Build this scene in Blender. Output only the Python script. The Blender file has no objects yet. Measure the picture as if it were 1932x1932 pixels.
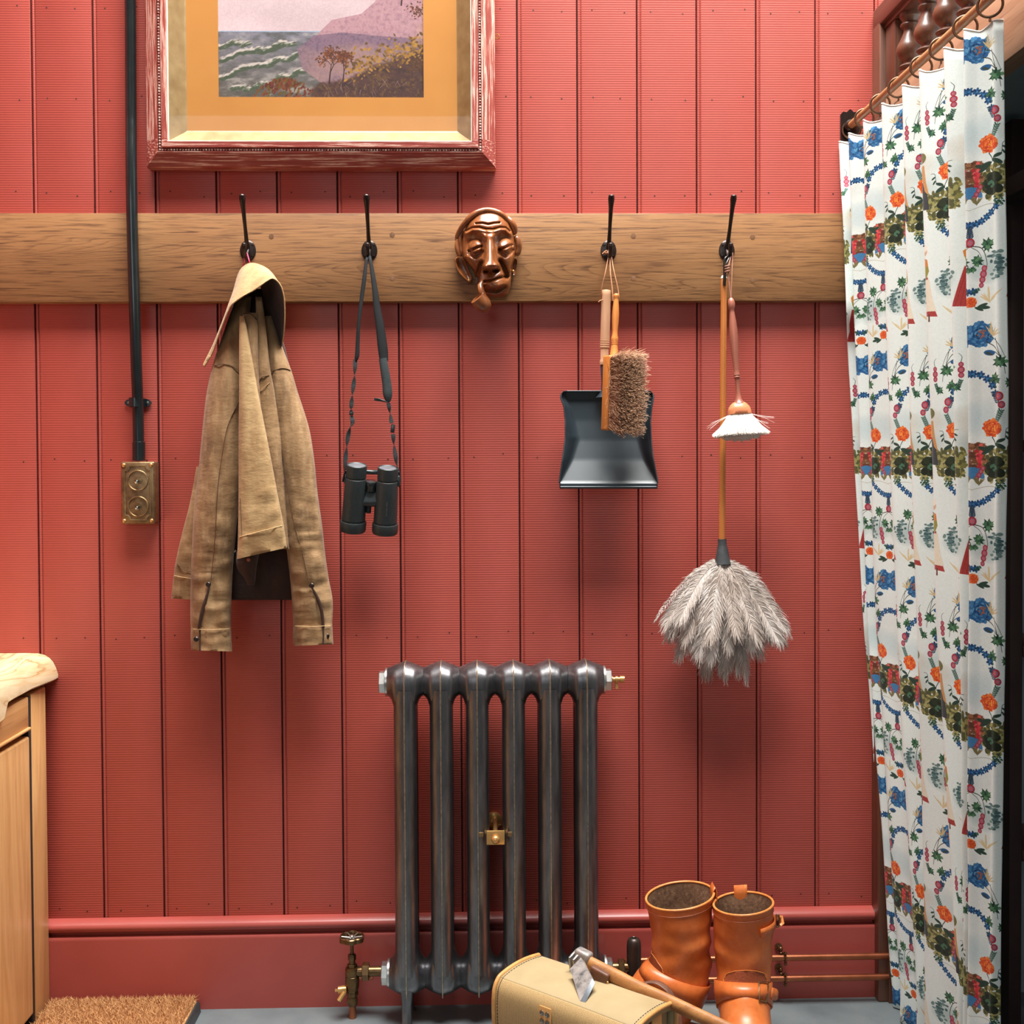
import bpy, bmesh, math, random
import numpy as np
from mathutils import Vector, Matrix, noise as mnoise

SC = bpy.context.scene
COL = SC.collection
random.seed(7)

# ------------------------------------------------------------ camera
# world: X right along the panelled wall, Y into the wall (its face is Y = 0), Z up, floor Z = 0
F_PX, DIST, CAM_Z = 2200.0, 2.42, 1.12722
YAW, PITCH, ROLL = 0.02705714, 0.02142471, -0.00561878
PPX, PPY = 971.818, 916.806
CAM = Vector((0, -DIST, CAM_Z))
_f = Vector((math.sin(YAW) * math.cos(PITCH), math.cos(YAW) * math.cos(PITCH), -math.sin(PITCH)))
_r0 = Vector((math.cos(YAW), -math.sin(YAW), 0)); _u0 = _r0.cross(_f)
CR = _r0 * math.cos(ROLL) + _u0 * math.sin(ROLL)
CU = _u0 * math.cos(ROLL) - _r0 * math.sin(ROLL)
cd = bpy.data.cameras.new('camera'); cam = bpy.data.objects.new('camera', cd); COL.objects.link(cam)
cd.sensor_width = 36.0; cd.lens = F_PX / 1932 * 36.0
cd.shift_x = (966 - PPX) / 1932; cd.shift_y = (PPY - 966) / 1932
cd.clip_start = 0.02
m3 = Matrix((CR, CU, -_f)).transposed()
cam.matrix_world = Matrix.Translation(CAM) @ m3.to_4x4()
SC.camera = cam

# ------------------------------------------------------------ light and exposure
SC.view_settings.view_transform = 'Standard'; SC.view_settings.look = 'None'
SC.view_settings.exposure = 0.0; SC.view_settings.gamma = 1.0
SC.view_settings.use_curve_mapping = False
wd = bpy.data.worlds.new('World'); SC.world = wd; wd.use_nodes = True
bg = wd.node_tree.nodes['Background']
bg.inputs['Color'].default_value = (0.70, 0.94, 1.0, 1); bg.inputs['Strength'].default_value = 0.11

def area(name, loc, target, sx, sy, energy, color):
    l = bpy.data.lights.new(name, 'AREA'); l.shape = 'RECTANGLE'; l.size = sx; l.size_y = sy
    l.energy = energy; l.color = color
    o = bpy.data.objects.new(name, l); COL.objects.link(o); o.location = loc
    o.rotation_euler = (Vector(target) - Vector(loc)).to_track_quat('-Z', 'Y').to_euler()
    return o
# the roof light close to the panelled wall
area('skylight', (0.35, -0.92, 4.6), (0.35, -0.75, 0.0), 2.6, 1.7, 600, (1.0, 0.985, 0.95))
# soft daylight from a window on the camera side, to the left
area('window_daylight', (-1.0, -4.6, 2.3), (0.2, 0, 0.6), 1.8, 1.8, 20, (0.93, 0.97, 1.0))

# ------------------------------------------------------------ helpers
def at(px, py, Y):
    """the point of the plane at depth Y that stands at that place of the 1932 px frame"""
    d = _f + CR * ((px - PPX) / F_PX) - CU * ((py - PPY) / F_PX)
    return CAM + d * ((Y + DIST) / d.y)

def atx(px, py, X):
    d = _f + CR * ((px - PPX) / F_PX) - CU * ((py - PPY) / F_PX)
    return CAM + d * (X / d.x)

def mm(Y):            # metres per pixel at depth Y
    return (Y + DIST) / F_PX

def spl(pts, n, closed=False):
    """Catmull-Rom through rows of numbers, n samples per span"""
    a = np.array([list(p) for p in pts], float); m = len(a); out = []
    rng = range(m if closed else m - 1)
    for i in rng:
        if closed: p0, p1, p2, p3 = a[(i - 1) % m], a[i], a[(i + 1) % m], a[(i + 2) % m]
        else:
            p1, p2 = a[i], a[i + 1]
            p0 = a[i - 1] if i else 2 * p1 - p2
            p3 = a[i + 2] if i + 2 < m else 2 * p2 - p1
        for k in range(n):
            t = k / n
            out.append(0.5 * (2 * p1 + (p2 - p0) * t + (2 * p0 - 5 * p1 + 4 * p2 - p3) * t * t + (3 * p1 - p0 - 3 * p2 + p3) * t ** 3))
    if not closed: out.append(a[-1])
    return out

def V(p): return Vector((float(p[0]), float(p[1]), float(p[2])))

class MB:
    def __init__(s): s.v = []; s.f = []; s.uv = None
    def add(s, vs, fs):
        b = len(s.v); s.v += [tuple(v) for v in vs]; s.f += [tuple(i + b for i in f) for f in fs]; return s
    def grid(s, rows, cu=False, cv=False, cap0=False, cap1=False):
        m, n = len(rows), len(rows[0]); vs = [p for r in rows for p in r]; fs = []
        for i in range(m if cv else m - 1):
            for j in range(n if cu else n - 1):
                a, b = i * n + j, i * n + (j + 1) % n
                c, d = ((i + 1) % m) * n + (j + 1) % n, ((i + 1) % m) * n + j
                fs.append((a, b, c, d))
        if cap0: fs.append(tuple(reversed(range(n))))
        if cap1: fs.append(tuple((m - 1) * n + j for j in range(n)))
        return s.add(vs, fs)
    def tube(s, pts, r, n=10, caps=True, asp=None, up=None):
        pts = [V(p) for p in pts]; k = len(pts); rs = r if isinstance(r, (list, tuple)) else [r] * k
        t0 = (pts[1] - pts[0]).normalized()
        ref = Vector(up) if up else (Vector((0, 0, 1)) if abs(t0.z) < 0.9 else Vector((1, 0, 0)))
        x = (ref - t0 * ref.dot(t0)).normalized(); rows = []
        for i, p in enumerate(pts):
            t = (pts[min(i + 1, k - 1)] - pts[max(i - 1, 0)]).normalized()
            x = (x - t * x.dot(t)).normalized(); y = t.cross(x)
            q = asp[i] if isinstance(asp, list) else (asp or 1.0)
            rows.append([p + x * (rs[i] * math.cos(2 * math.pi * j / n)) + y * (rs[i] * q * math.sin(2 * math.pi * j / n)) for j in range(n)])
        return s.grid(rows, cu=True, cap0=caps, cap1=caps)
    def lathe(s, prof, o, ax=(0, 0, 1), n=24, caps=True, sx=1.0):
        ax = Vector(ax).normalized(); o = V(o)
        ref = Vector((1, 0, 0)) if abs(ax.x) < 0.9 else Vector((0, 1, 0))
        x = (ref - ax * ref.dot(ax)).normalized(); y = ax.cross(x)
        rows = [[o + ax * h + x * (sx * r * math.cos(2 * math.pi * j / n)) + y * (r * math.sin(2 * math.pi * j / n)) for j in range(n)] for r, h in prof]
        return s.grid(rows, cu=True, cap0=caps and prof[0][0] > 1e-6, cap1=caps and prof[-1][0] > 1e-6)
    def box(s, c, size, rot=None, bev=0.0, seg=2):
        bm = bmesh.new(); bmesh.ops.create_cube(bm, size=1.0)
        bmesh.ops.scale(bm, vec=size, verts=bm.verts)
        if bev > 0: bmesh.ops.bevel(bm, geom=bm.edges[:], offset=bev, segments=seg, profile=0.5, affect='EDGES')
        mt = Matrix.Translation(V(c)) @ (rot.to_4x4() if rot else Matrix())
        bm.transform(mt); bm.verts.index_update()
        s.add([v.co for v in bm.verts], [[v.index for v in f.verts] for f in bm.faces]); bm.free(); return s
    def bb(s, lo, hi, bev=0.0, seg=2):
        lo, hi = Vector(lo), Vector(hi)
        return s.box((lo + hi) / 2, (abs(hi.x - lo.x), abs(hi.y - lo.y), abs(hi.z - lo.z)), None, bev, seg)
    def ball(s, c, rx, ry=None, rz=None, n=14, m=8, rot=None):
        ry = ry or rx; rz = rz or rx; c = V(c); rows = []
        for i in range(m + 1):
            a = math.pi * i / m; row = []
            for j in range(n):
                b = 2 * math.pi * j / n
                p = Vector((rx * math.sin(a) * math.cos(b), ry * math.sin(a) * math.sin(b), rz * math.cos(a)))
                row.append(c + (rot @ p if rot else p))
            rows.append(row)
        return s.grid(rows, cu=True)
    def torus(s, c, R, r, ax=(0, 0, 1), n=28, m=8, sx=1.0):
        ax = Vector(ax).normalized(); c = V(c)
        ref = Vector((1, 0, 0)) if abs(ax.x) < 0.9 else Vector((0, 1, 0))
        x = (ref - ax * ref.dot(ax)).normalized(); y = ax.cross(x); rows = []
        for i in range(n):
            a = 2 * math.pi * i / n; d = x * (math.cos(a) * sx) + y * math.sin(a)
            rows.append([c + d * (R + r * math.cos(2 * math.pi * j / m)) + ax * (r * math.sin(2 * math.pi * j / m)) for j in range(m)])
        return s.grid(rows, cu=True, cv=True)
    def prism(s, poly, off):
        n = len(poly); off = V(off); a = [V(p) for p in poly]; b = [p + off for p in a]
        fs = [tuple(range(n)), tuple(reversed(range(n, 2 * n)))] + [(i, i + n, (i + 1) % n + n, (i + 1) % n) for i in range(n)]
        return s.add(a + b, fs)
    def strand(s, pts, r0, r1=None, n=3):
        k = len(pts); r1 = r0 if r1 is None else r1
        return s.tube(pts, [r0 + (r1 - r0) * i / (k - 1) for i in range(k)], n=n, caps=False)
    def build(s, name, mat, parent=None, smooth=35, **props):
        me = bpy.data.meshes.new(name)
        o = bpy.data.objects.new(name, me)
        org = wloc(parent) if parent else Vector((0, 0, 0))
        va = np.array(s.v, dtype=np.float64) - np.array(org)
        me.from_pydata([tuple(x) for x in va], [], s.f)
        bm = bmesh.new(); bm.from_mesh(me); bmesh.ops.recalc_face_normals(bm, faces=bm.faces); bm.to_mesh(me); bm.free()
        if smooth:
            me.polygons.foreach_set('use_smooth', [True] * len(me.polygons))
            me.set_sharp_from_angle(angle=math.radians(smooth))
        if s.uv is not None:
            l = me.uv_layers.new(name='UVMap'); vi = np.zeros(len(me.loops), dtype=np.int32); me.loops.foreach_get('vertex_index', vi)
            l.data.foreach_set('uv', np.array(s.uv, dtype=np.float32)[vi].ravel())
        me.materials.append(mat)
        COL.objects.link(o); o.parent = parent
        for k, v in props.items(): o[k] = v
        return o

def wloc(o):
    p = Vector((0, 0, 0))
    while o: p += o.location; o = o.parent
    return p

def thing(name, label, cat, loc, group=None):
    o = bpy.data.objects.new(name, None); COL.objects.link(o); o.location = V(loc); o.empty_display_size = 0.05
    o['label'] = label; o['category'] = cat
    if group: o['group'] = group
    return o

def dup(o, loc=None, parent=None):
    c = o.copy(); COL.objects.link(c)
    if loc is not None: c.location = loc
    if parent is not None: c.parent = parent
    for ch in list(o.children): dup(ch, None, c)
    return c

def solid(o, t, off=0.0):
    md = o.modifiers.new('thickness', 'SOLIDIFY'); md.thickness = t; md.offset = off; return o

def loft(rows, nsub=6, n=32, wrinkle=0.0, wf=(30, 11), crease=0.0, cf=(13, 90), seed=0, power=1.0, cap=True, back=1.0):
    """closed tube of cloth or leather; rows = (py, left px, right px, Y, half depth[, slope]); wrinkle may be a function of py"""
    rows = [tuple(r) + (0.0,) * (6 - len(r)) for r in rows]
    out = []
    for r in spl(rows, nsub):
        py, lx, rx, Y, h, sl = r; c, w = (lx + rx) / 2, (rx - lx) / 2; ring = []
        for j in range(n):
            a = 2 * math.pi * j / n
            ca, sa = math.cos(a), math.sin(a)
            px = c + w * math.copysign(abs(ca) ** power, ca); d = h * math.copysign(abs(sa) ** power, sa)
            if sa < 0: d *= back
            k = 0.0
            if wrinkle:
                k += (wrinkle(py) if callable(wrinkle) else wrinkle) * mnoise.noise(Vector((px / wf[0] + seed * 7.3, py / wf[1], seed * 1.7)))
            if crease:
                k += crease * mnoise.noise(Vector((px / cf[0] + seed * 3.1, py / cf[1], seed * 2.9)))
            ring.append(at(px, py + sl * (px - c), Y - d - k * min(1, abs(sa) * 1.5)))
        out.append(ring)
    m = MB(); m.grid(out, cu=True, cap0=cap, cap1=cap); return m

def loft_front(rows, px, py, power=1.0):
    """front depth of such a tube at a place"""
    rows = [tuple(r) + (0.0,) * (6 - len(r)) for r in rows]
    t = [r[0] for r in rows]; f = lambda i, q: float(np.interp(q, t, [r[i] for r in rows]))
    c = (f(1, py) + f(2, py)) / 2; py2 = py - f(5, py) * (px - c)
    c, w = (f(1, py2) + f(2, py2)) / 2, (f(2, py2) - f(1, py2)) / 2
    s = min(0.98, abs((px - c) / max(w, .1)))
    return f(3, py2) - f(4, py2) * math.sqrt(1 - s * s) ** power
# ------------------------------------------------------------ materials
def lin(c):
    if max(c) <= 1.0 and any(isinstance(x, float) for x in c): return tuple(c) + (1,)
    return tuple(((x / 255) / 12.92 if x / 255 <= 0.04045 else ((x / 255 + 0.055) / 1.055) ** 2.4) for x in c) + (1,)

class NT:
    def __init__(s, name):
        s.m = bpy.data.materials.new(name); s.m.use_nodes = True; s.t = s.m.node_tree
        s.b = s.t.nodes['Principled BSDF']; s.out = s.t.nodes['Material Output']
    def n(s, typ, **kw):
        x = s.t.nodes.new(typ)
        for k, v in kw.items(): setattr(x, k, v)
        return x
    def l(s, a, b): s.t.links.new(a, b)
    def coord(s, scale=(1, 1, 1), rot=(0, 0, 0), kind='Object', loc=(0, 0, 0)):
        c = s.n('ShaderNodeTexCoord'); mp = s.n('ShaderNodeMapping')
        mp.inputs['Scale'].default_value = scale; mp.inputs['Rotation'].default_value = rot; mp.inputs['Location'].default_value = loc
        s.l(c.outputs[kind], mp.inputs['Vector']); return mp.outputs['Vector']
    def noise(s, vec, scale=5, detail=4, rough=0.55, dist=0.0):
        x = s.n('ShaderNodeTexNoise'); s.l(vec, x.inputs['Vector'])
        x.inputs['Scale'].default_value = scale; x.inputs['Detail'].default_value = detail
        x.inputs['Roughness'].default_value = rough; x.inputs['Distortion'].default_value = dist
        return x.outputs['Fac']
    def wave(s, vec, scale, dist=0.0, detail=2, dscale=1.0, direction='Z', kind='BANDS', profile='SIN'):
        x = s.n('ShaderNodeTexWave', wave_type=kind, wave_profile=profile)
        if kind == 'BANDS': x.bands_direction = direction
        else: x.rings_direction = direction
        s.l(vec, x.inputs['Vector']); x.inputs['Scale'].default_value = scale
        x.inputs['Distortion'].default_value = dist; x.inputs['Detail'].default_value = detail; x.inputs['Detail Scale'].default_value = dscale
        return x.outputs['Fac']
    def ramp(s, fac, stops, interp='LINEAR'):
        x = s.n('ShaderNodeValToRGB'); x.color_ramp.interpolation = interp; e = x.color_ramp.elements
        while len(e) < len(stops): e.new(0.5)
        for el, (p, c) in zip(e, stops): el.position = p; el.color = lin(c)
        s.l(fac, x.inputs['Fac']); return x.outputs['Color']
    def mix(s, fac, a, b, mode='MIX'):
        x = s.n('ShaderNodeMix', data_type='RGBA', blend_type=mode)
        for sock, val in ((x.inputs[0], fac), (x.inputs[6], a), (x.inputs[7], b)):
            if hasattr(val, 'is_linked'): s.l(val, sock)
            elif isinstance(val, (int, float)): sock.default_value = val
            else: sock.default_value = lin(val)
        return x.outputs[2]
    def math(s, op, a, b=0.0):
        x = s.n('ShaderNodeMath', operation=op)
        for sock, val in ((x.inputs[0], a), (x.inputs[1], b)):
            if hasattr(val, 'is_linked'): s.l(val, sock)
            else: sock.default_value = val
        return x.outputs[0]
    def bump(s, h, strength=0.3, dist=0.001, prev=None):
        x = s.n('ShaderNodeBump'); x.inputs['Strength'].default_value = strength; x.inputs['Distance'].default_value = dist
        s.l(h, x.inputs['Height'])
        if prev is not None: s.l(prev, x.inputs['Normal'])
        s.l(x.outputs['Normal'], s.b.inputs['Normal']); return x.outputs['Normal']
    def set(s, col=None, rough=None, metal=None, spec=None, **kw):
        for k, v in (('Base Color', col), ('Roughness', rough), ('Metallic', metal), ('Specular IOR Level', spec)):
            if v is None: continue
            if hasattr(v, 'is_linked'): s.l(v, s.b.inputs[k])
            else: s.b.inputs[k].default_value = lin(v) if k == 'Base Color' else v
        for k, v in kw.items(): s.b.inputs[k.replace('_', ' ')].default_value = v
        return s

def mottled(name, stops, scale=(1, 1, 1), ns=20, detail=4, rough=0.5, metal=0.0, spec=0.5, bs=0.0, bn=200, bd=0.0006, **kw):
    k = NT(name); v = k.coord(scale); f = k.noise(v, ns, detail)
    k.set(k.ramp(f, stops), rough, metal, spec, **kw)
    if bs: k.bump(k.noise(k.coord(), bn, 3), bs, bd)
    return k.m

def wood(name, light, dark, pore, axis='X', rough=0.45, scale=1.0, rings=9, bump=0.15, coat=0.0, spec=0.5, pores=0.5):
    """grain runs along the given axis"""
    k = NT(name)
    ln = {'X': (0.6, 9, 9), 'Y': (9, 0.6, 9), 'Z': (9, 9, 0.6)}[axis]
    fn = {'X': (14, 260, 260), 'Y': (260, 14, 260), 'Z': (260, 260, 14)}[axis]
    v = k.coord(tuple(a * scale for a in ln)); vf = k.coord(tuple(a * scale for a in fn))
    n1 = k.noise(v, 1.3, 3, 0.5, 0.6)
    w = k.math('FRACT', k.math('MULTIPLY', n1, rings))
    tri = k.math('ABSOLUTE', k.math('SUBTRACT', k.math('MULTIPLY', w, 2.0), 1.0))
    big = k.noise(k.coord((2.5, 2.5, 2.5)), 2.0, 3)
    c = k.mix(k.ramp(tri, [(0.0, (0.0, 0.0, 0.0)), (1.0, (1.0, 1.0, 1.0))]), dark, light)
    c = k.mix(0.28, c, k.ramp(big, [(0.3, dark), (0.7, light)]))
    pf = k.noise(vf, 1.0, 3, 0.6)
    pm = k.ramp(pf, [(0.28, (1.0, 1.0, 1.0)), (0.45, (0.0, 0.0, 0.0))])
    c = k.mix(k.math('MULTIPLY', pm, pores), c, pore)
    k.set(c, rough, 0.0, spec)
    if coat: k.set(Coat_Weight=coat, Coat_Roughness=0.15)
    k.bump(k.math('ADD', pf, k.math('MULTIPLY', tri, 0.3)), bump, 0.0006)
    return k.m

# painted boards: matt-satin red with the faint horizontal planer marks
k = NT('red_paint'); v = k.coord((1, 1, 1), kind='Object')
c = k.ramp(k.noise(k.coord((3, 3, 1.2)), 2.4, 4), [(0.25, (162, 71, 61)), (0.75, (175, 80, 69))])
k.set(c, 0.42, 0.0, 0.45)
rb = k.wave(k.coord(), 66, 0.6, 2, 3.0, 'Z'); nb = k.bump(k.noise(k.coord((4, 4, 90)), 12, 3), 0.12, 0.0008)
k.bump(rb, 0.32, 0.0006, nb)
RED = k.m
REDT = mottled('red_paint_trim', [(0.3, (158, 70, 62)), (0.7, (170, 78, 70))], ns=4, rough=0.35, bs=0.08, bn=60)
REDDARK = mottled('red_paint_joint', [(0.3, (60, 26, 24)), (0.7, (70, 30, 28))], ns=4, rough=0.7)

# oak rail with cathedral grain and fine dark pores
k = NT('oak_rail')
v = k.coord((0.42, 5, 9.0))
n1 = k.noise(v, 1.5, 2, 0.40, 0.8)
w = k.math('FRACT', k.math('MULTIPLY', n1, 46.0))
line = k.ramp(w, [(0.0, (1.0, 1.0, 1.0)), (0.14, (0.5, 0.5, 0.5)), (0.32, (0.0, 0.0, 0.0)), (0.93, (0.0, 0.0, 0.0)), (1.0, (1.0, 1.0, 1.0))])
pf = k.noise(k.coord((11, 150, 270)), 1.0, 3, 0.65)
dash = k.ramp(pf, [(0.36, (1.0, 1.0, 1.0)), (0.50, (0.0, 0.0, 0.0))])
tone = k.ramp(k.noise(k.coord((1.3, 3, 5)), 1.6, 3), [(0.3, (136, 93, 57)), (0.52, (152, 108, 68)), (0.75, (160, 117, 76))])
c = k.mix(k.math('MULTIPLY', k.math('MULTIPLY', line, k.math('ADD', dash, 0.35)), 0.85), tone, (84, 52, 32))
c = k.mix(k.math('MULTIPLY', dash, 0.62), c, (92, 60, 38))
k.set(c, 0.5, 0.0, 0.4); k.bump(k.math('MULTIPLY', line, -1.0), 0.2, 0.0005)
OAK = k.m
PLUG = wood('oak_plug', (130, 90, 58), (112, 76, 48), (90, 58, 36), 'Z', 0.55, 3)
OAKD = wood('oak_fascia', (178, 140, 110), (154, 116, 88), (84, 56, 40), 'Y', 0.5, 1.0, 8)
DARKOAK = wood('dark_oak', (116, 72, 50), (84, 48, 33), (44, 25, 18), 'Z', 0.42, 1.0, 7, coat=0.15)
DARKOAKY = wood('dark_oak_rail', (104, 64, 46), (76, 44, 31), (44, 25, 18), 'Y', 0.42, 1.0, 7, coat=0.15)
FRAMEPOST = wood('door_post_wood', (92, 62, 44), (70, 45, 32), (40, 26, 20), 'Z', 0.5, 1.0, 7)
CABOAK = wood('cabinet_oak', (226, 176, 118), (206, 152, 96), (136, 90, 54), 'Z', 0.42, 0.8, 8, 0.06, pores=0.3)
CABOAKY = wood('cabinet_oak_drawer', (224, 172, 114), (204, 148, 92), (136, 90, 54), 'Y', 0.42, 0.8, 8, 0.06, pores=0.3)
k = NT('pale_waney_wood')
n1 = k.noise(k.coord((5, 1.2, 6)), 2.2, 4, 0.5, 1.5); w = k.math('FRACT', k.math('MULTIPLY', n1, 6.0))
c = k.ramp(w, [(0, (196, 164, 122)), (0.45, (212, 188, 152)), (0.85, (202, 172, 130)), (1, (170, 126, 84))])
c = k.mix(k.ramp(k.noise(k.coord((3, 3, 3)), 5, 4), [(0.5, (0.0, 0.0, 0.0)), (0.72, (0.5, 0.5, 0.5))]), c, (196, 172, 150))
k.set(c, 0.4, 0, 0.5); k.bump(n1, 0.2, 0.002)
PALEWOOD = k.m
BLACKM = mottled('black_enamel', [(0.3, (22, 27, 28)), (0.7, (30, 35, 36))], ns=30, rough=0.18, spec=0.6, bs=0.1, bn=40, bd=0.001)
BRONZE = mottled('dark_bronze', [(0.3, (40, 33, 31)), (0.7, (58, 46, 42))], ns=60, rough=0.3, metal=0.55)
SCREW = mottled('steel_screw', [(0.3, (120, 118, 112)), (0.7, (168, 165, 158))], ns=200, rough=0.3, metal=1.0)
ABRASS = mottled('aged_brass', [(0.2, (104, 80, 56)), (0.55, (142, 114, 80)), (0.8, (168, 140, 100))], ns=90, rough=0.36, metal=0.75, bs=0.2, bn=300)
BRASS = mottled('bright_brass', [(0.3, (206, 154, 92)), (0.7, (222, 174, 108))], ns=60, rough=0.24, metal=0.7)
ABRASS2 = mottled('antique_valve_brass', [(0.3, (92, 70, 48)), (0.7, (132, 102, 66))], ns=50, rough=0.3, metal=0.85)
CHROME = mottled('polished_toggle', [(0.3, (150, 146, 138)), (0.7, (190, 186, 176))], ns=60, rough=0.12, metal=1.0)
COPPER = mottled('copper', [(0.25, (150, 86, 58)), (0.75, (190, 116, 82))], ns=25, rough=0.33, metal=0.85)
# ------------------------------------------------------------ setting
def structure(o, name=None):
    o['kind'] = 'structure'; return o

RAIL_T, RAIL_B, SK_T = 1.6331, 1.4536, 0.1855
X0, PITCHB = -0.9176, 0.1238
POST_X = at(1650, 1500, -0.02).x            # face of the post that closes the boarding on the right

b = MB(); b.bb((-1.56, 0.008, 0), (1.46, 0.03, 2.75)); wall = structure(b.build('wall_back', REDDARK, None, 0))
prof = [(0.0030, 0.0085), (0.0030, 0.0035)]
for i in range(7):
    a = math.pi * (1 - i / 6); prof.append((0.0060 + 0.0030 * math.cos(a), 0.0034 - 0.0030 * math.sin(a)))
prof += [(0.0092, 0.0030), (0.0102, 0.0030), (0.0112, 0.0004), (0.0118, 0.0), (PITCHB - 0.0006, 0.0), (PITCHB, 0.0006), (PITCHB, 0.0085)]
b = MB(); b.grid([[Vector((x, y, z)) for x, y in prof] for z in (0.0, 2.75)])
first = None
for i in range(-5, 19):
    if first is None: first = o = b.build('board', RED, wall, 40)
    else: o = first.copy(); COL.objects.link(o); o.parent = wall
    o.location = (X0 + PITCHB * i, 0, 0)
# little punched nail heads, two to a board and row
b = MB()
for row in (20, 186, 366, 862, 1196, 1702):
    for i in range(-1, 15):
        for fr in (0.27, 0.78):
            x = X0 + PITCHB * (i + fr) + random.uniform(-0.006, 0.006)
            z = at(900, row + random.uniform(-6, 6), 0).z
            b.lathe([(0.0012, 0.0), (0.0017, 0.0002)], (x, -0.0001, z), (0, -1, 0), 8)
o = b.build('nail_heads', REDDARK, wall, 0); o['kind'] = 'stuff'

b = MB(); sk = [(0, SK_T), (-0.008, SK_T - 0.0005), (-0.0185, SK_T - 0.006), (-0.0225, SK_T - 0.010), (-0.0232, SK_T - 0.015), (-0.021, SK_T - 0.021), (-0.013, SK_T - 0.0255), (-0.007, SK_T - 0.0275), (-0.007, SK_T - 0.0325),
    (-0.0205, SK_T - 0.0335), (-0.0218, SK_T - 0.036), (-0.022, SK_T - 0.040), (-0.022, 0.0)]
b.grid([[Vector((x, y, z)) for y, z in sk] for x in (-1.55, POST_X + 0.006)])
b.add([Vector((POST_X + 0.006, y, z)) for y, z in sk] + [Vector((POST_X + 0.006, 0, 0))], [tuple(range(len(sk) + 1))])
structure(b.build('baseboard_back', REDT, None, 50))

k = NT('concrete_floor')
n1 = k.noise(k.coord(), 7, 5, 0.6)
k.set(k.ramp(n1, [(0.3, (88, 96, 99)), (0.5, (102, 110, 112)), (0.72, (114, 121, 122))]), 0.42, 0, 0.5)
k.bump(k.noise(k.coord(), 90, 4), 0.15, 0.001)
b = MB(); b.bb((-1.56, -3.2, -0.05), (1.46, 0.0, 0.0)); structure(b.build('floor', k.m, None, 0))
b = MB(); b.bb((-1.60, -3.2, 0), (-1.56, 0.03, 2.75)); structure(b.build('wall_left', REDT, None, 0))

# unseen ceiling, added; its roof light opening is cut to dim the lower wall
b = MB(); b.bb((-1.60, -3.2, 2.75), (1.46, -1.0, 2.80)); b.bb((-1.60, -1.0, 2.75), (-1.25, 0.03, 2.80)); b.bb((1.36, -1.0, 2.75), (1.46, 0.03, 2.80)); b.bb((-1.25, 0.0, 2.75), (1.36, 0.03, 2.80))
structure(b.build('ceiling', mottled('white_ceiling', [(0.3, (214, 210, 204)), (0.7, (222, 218, 212))], ns=3, rough=.8), None, 0))

# dark cupboard under the landing, behind the curtain
DARKW = mottled('dark_cupboard_paint', [(0.3, (146, 162, 166)), (0.7, (160, 176, 178))], ns=6, rough=0.7)
b = MB(); b.bb((1.40, -3.2, 0), (1.46, 0, 2.75)); structure(b.build('wall_right', DARKW, None, 0))
b = MB(); b.bb((POST_X + 0.055, -0.012, 0), (1.40, -0.004, 1.86)); structure(b.build('wall_cupboard', DARKW, None, 0))
b = MB(); b.bb((0.86, -1.3, 1.79), (1.40, -0.012, 1.81)); structure(b.build('ceiling_cupboard', DARKW, None, 0))

# post closing the boarding: floor to gallery rail
b = MB(); b.bb((POST_X, -0.045, 0), (POST_X + 0.057, -0.0005, 2.02), 0.003)
b.bb((POST_X + 0.020, -0.052, 0), (POST_X + 0.057, -0.045, 1.90), 0.001)
post = structure(b.build('trim_1', DARKOAK, None, 40))

# ------------------------------------------------------------ oak rail with four double hooks
rail = thing('coat_rail', 'long light oak board fixed across red wall carrying four dark metal coat hooks', 'coat rail', (-0.3, -0.014, RAIL_B))
b = MB(); b.bb((-1.555, -0.028, RAIL_B), (POST_X, 0.0, RAIL_T), 0.0018); b.build('plank', OAK, rail, 40)
for px, py in ((740, 443), (740, 525), (1195, 445), (1195, 525), (512, 446), (512, 527), (1420, 447), (1420, 528)):
    b = MB(); b.lathe([(0.0052, 0.0), (0.0052, 0.0003), (0.0, 0.0005)], at(px, py, -0.0281), (0, -1, 0), 16); b.build('wood_plug', PLUG, rail)
HOOKS = []
def make_hook(px, tilt=0.0):
    c = at(px, 473, -0.028); HOOKS.append(c)
    b = MB(); b.lathe([(0.0212, 0.0), (0.0212, 0.0014), (0.0196, 0.003), (0.014, 0.0042), (0.0, 0.0050)], c, (0, -1, 0), 32, True, 0.76)
    h = b.build('coat_hook', BRONZE, rail)
    def pts(l): return [c + Vector((x, y, z)) for x, y, z in l]
    up = spl([(0, -0.002, 0.004), (0, -0.012, 0.014), (tilt * .3, -0.024, 0.034), (tilt * .6, -0.040, 0.062), (tilt * .85, -0.052, 0.083), (tilt, -0.0585, 0.097)], 6)
    rr = [np.interp(i / (len(up) - 1), [0, .1, .45, .72, .93, 1.0], [.0056, .0048, .0036, .0045, .0066, .0060]) for i in range(len(up))]
    b = MB(); b.tube(pts(up), rr, 12); b.ball(pts(up)[-1], 0.0062, 0.0062, 0.0046); b.build('upper_prong', BRONZE, h, 60)
    lo = spl([(0, -0.002, 0.002), (0, -0.012, -0.010), (0, -0.024, -0.0165), (0, -0.034, -0.013), (0, -0.0395, -0.003), (0, -0.041, 0.005)], 6)
    rr = [np.interp(i / (len(lo) - 1), [0, .3, .7, .93, 1.0], [.0048, .0038, .0040, .0052, .0048]) for i in range(len(lo))]
    b = MB(); b.tube(pts(lo), rr, 12); b.ball(pts(lo)[-1], 0.0049, 0.0049, 0.004); b.build('lower_prong', BRONZE, h, 60)
    for dx in (-1, 1):
        for dz in (-1, 1):
            b = MB(); b.lathe([(0.0026, 0.0), (0.0024, 0.001), (0.0, 0.0016)], c + Vector((dx * 0.0088, -0.0032, dz * 0.0108)), (0, -1, 0), 10); b.build('screw', BRONZE, h)
    return h
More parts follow.
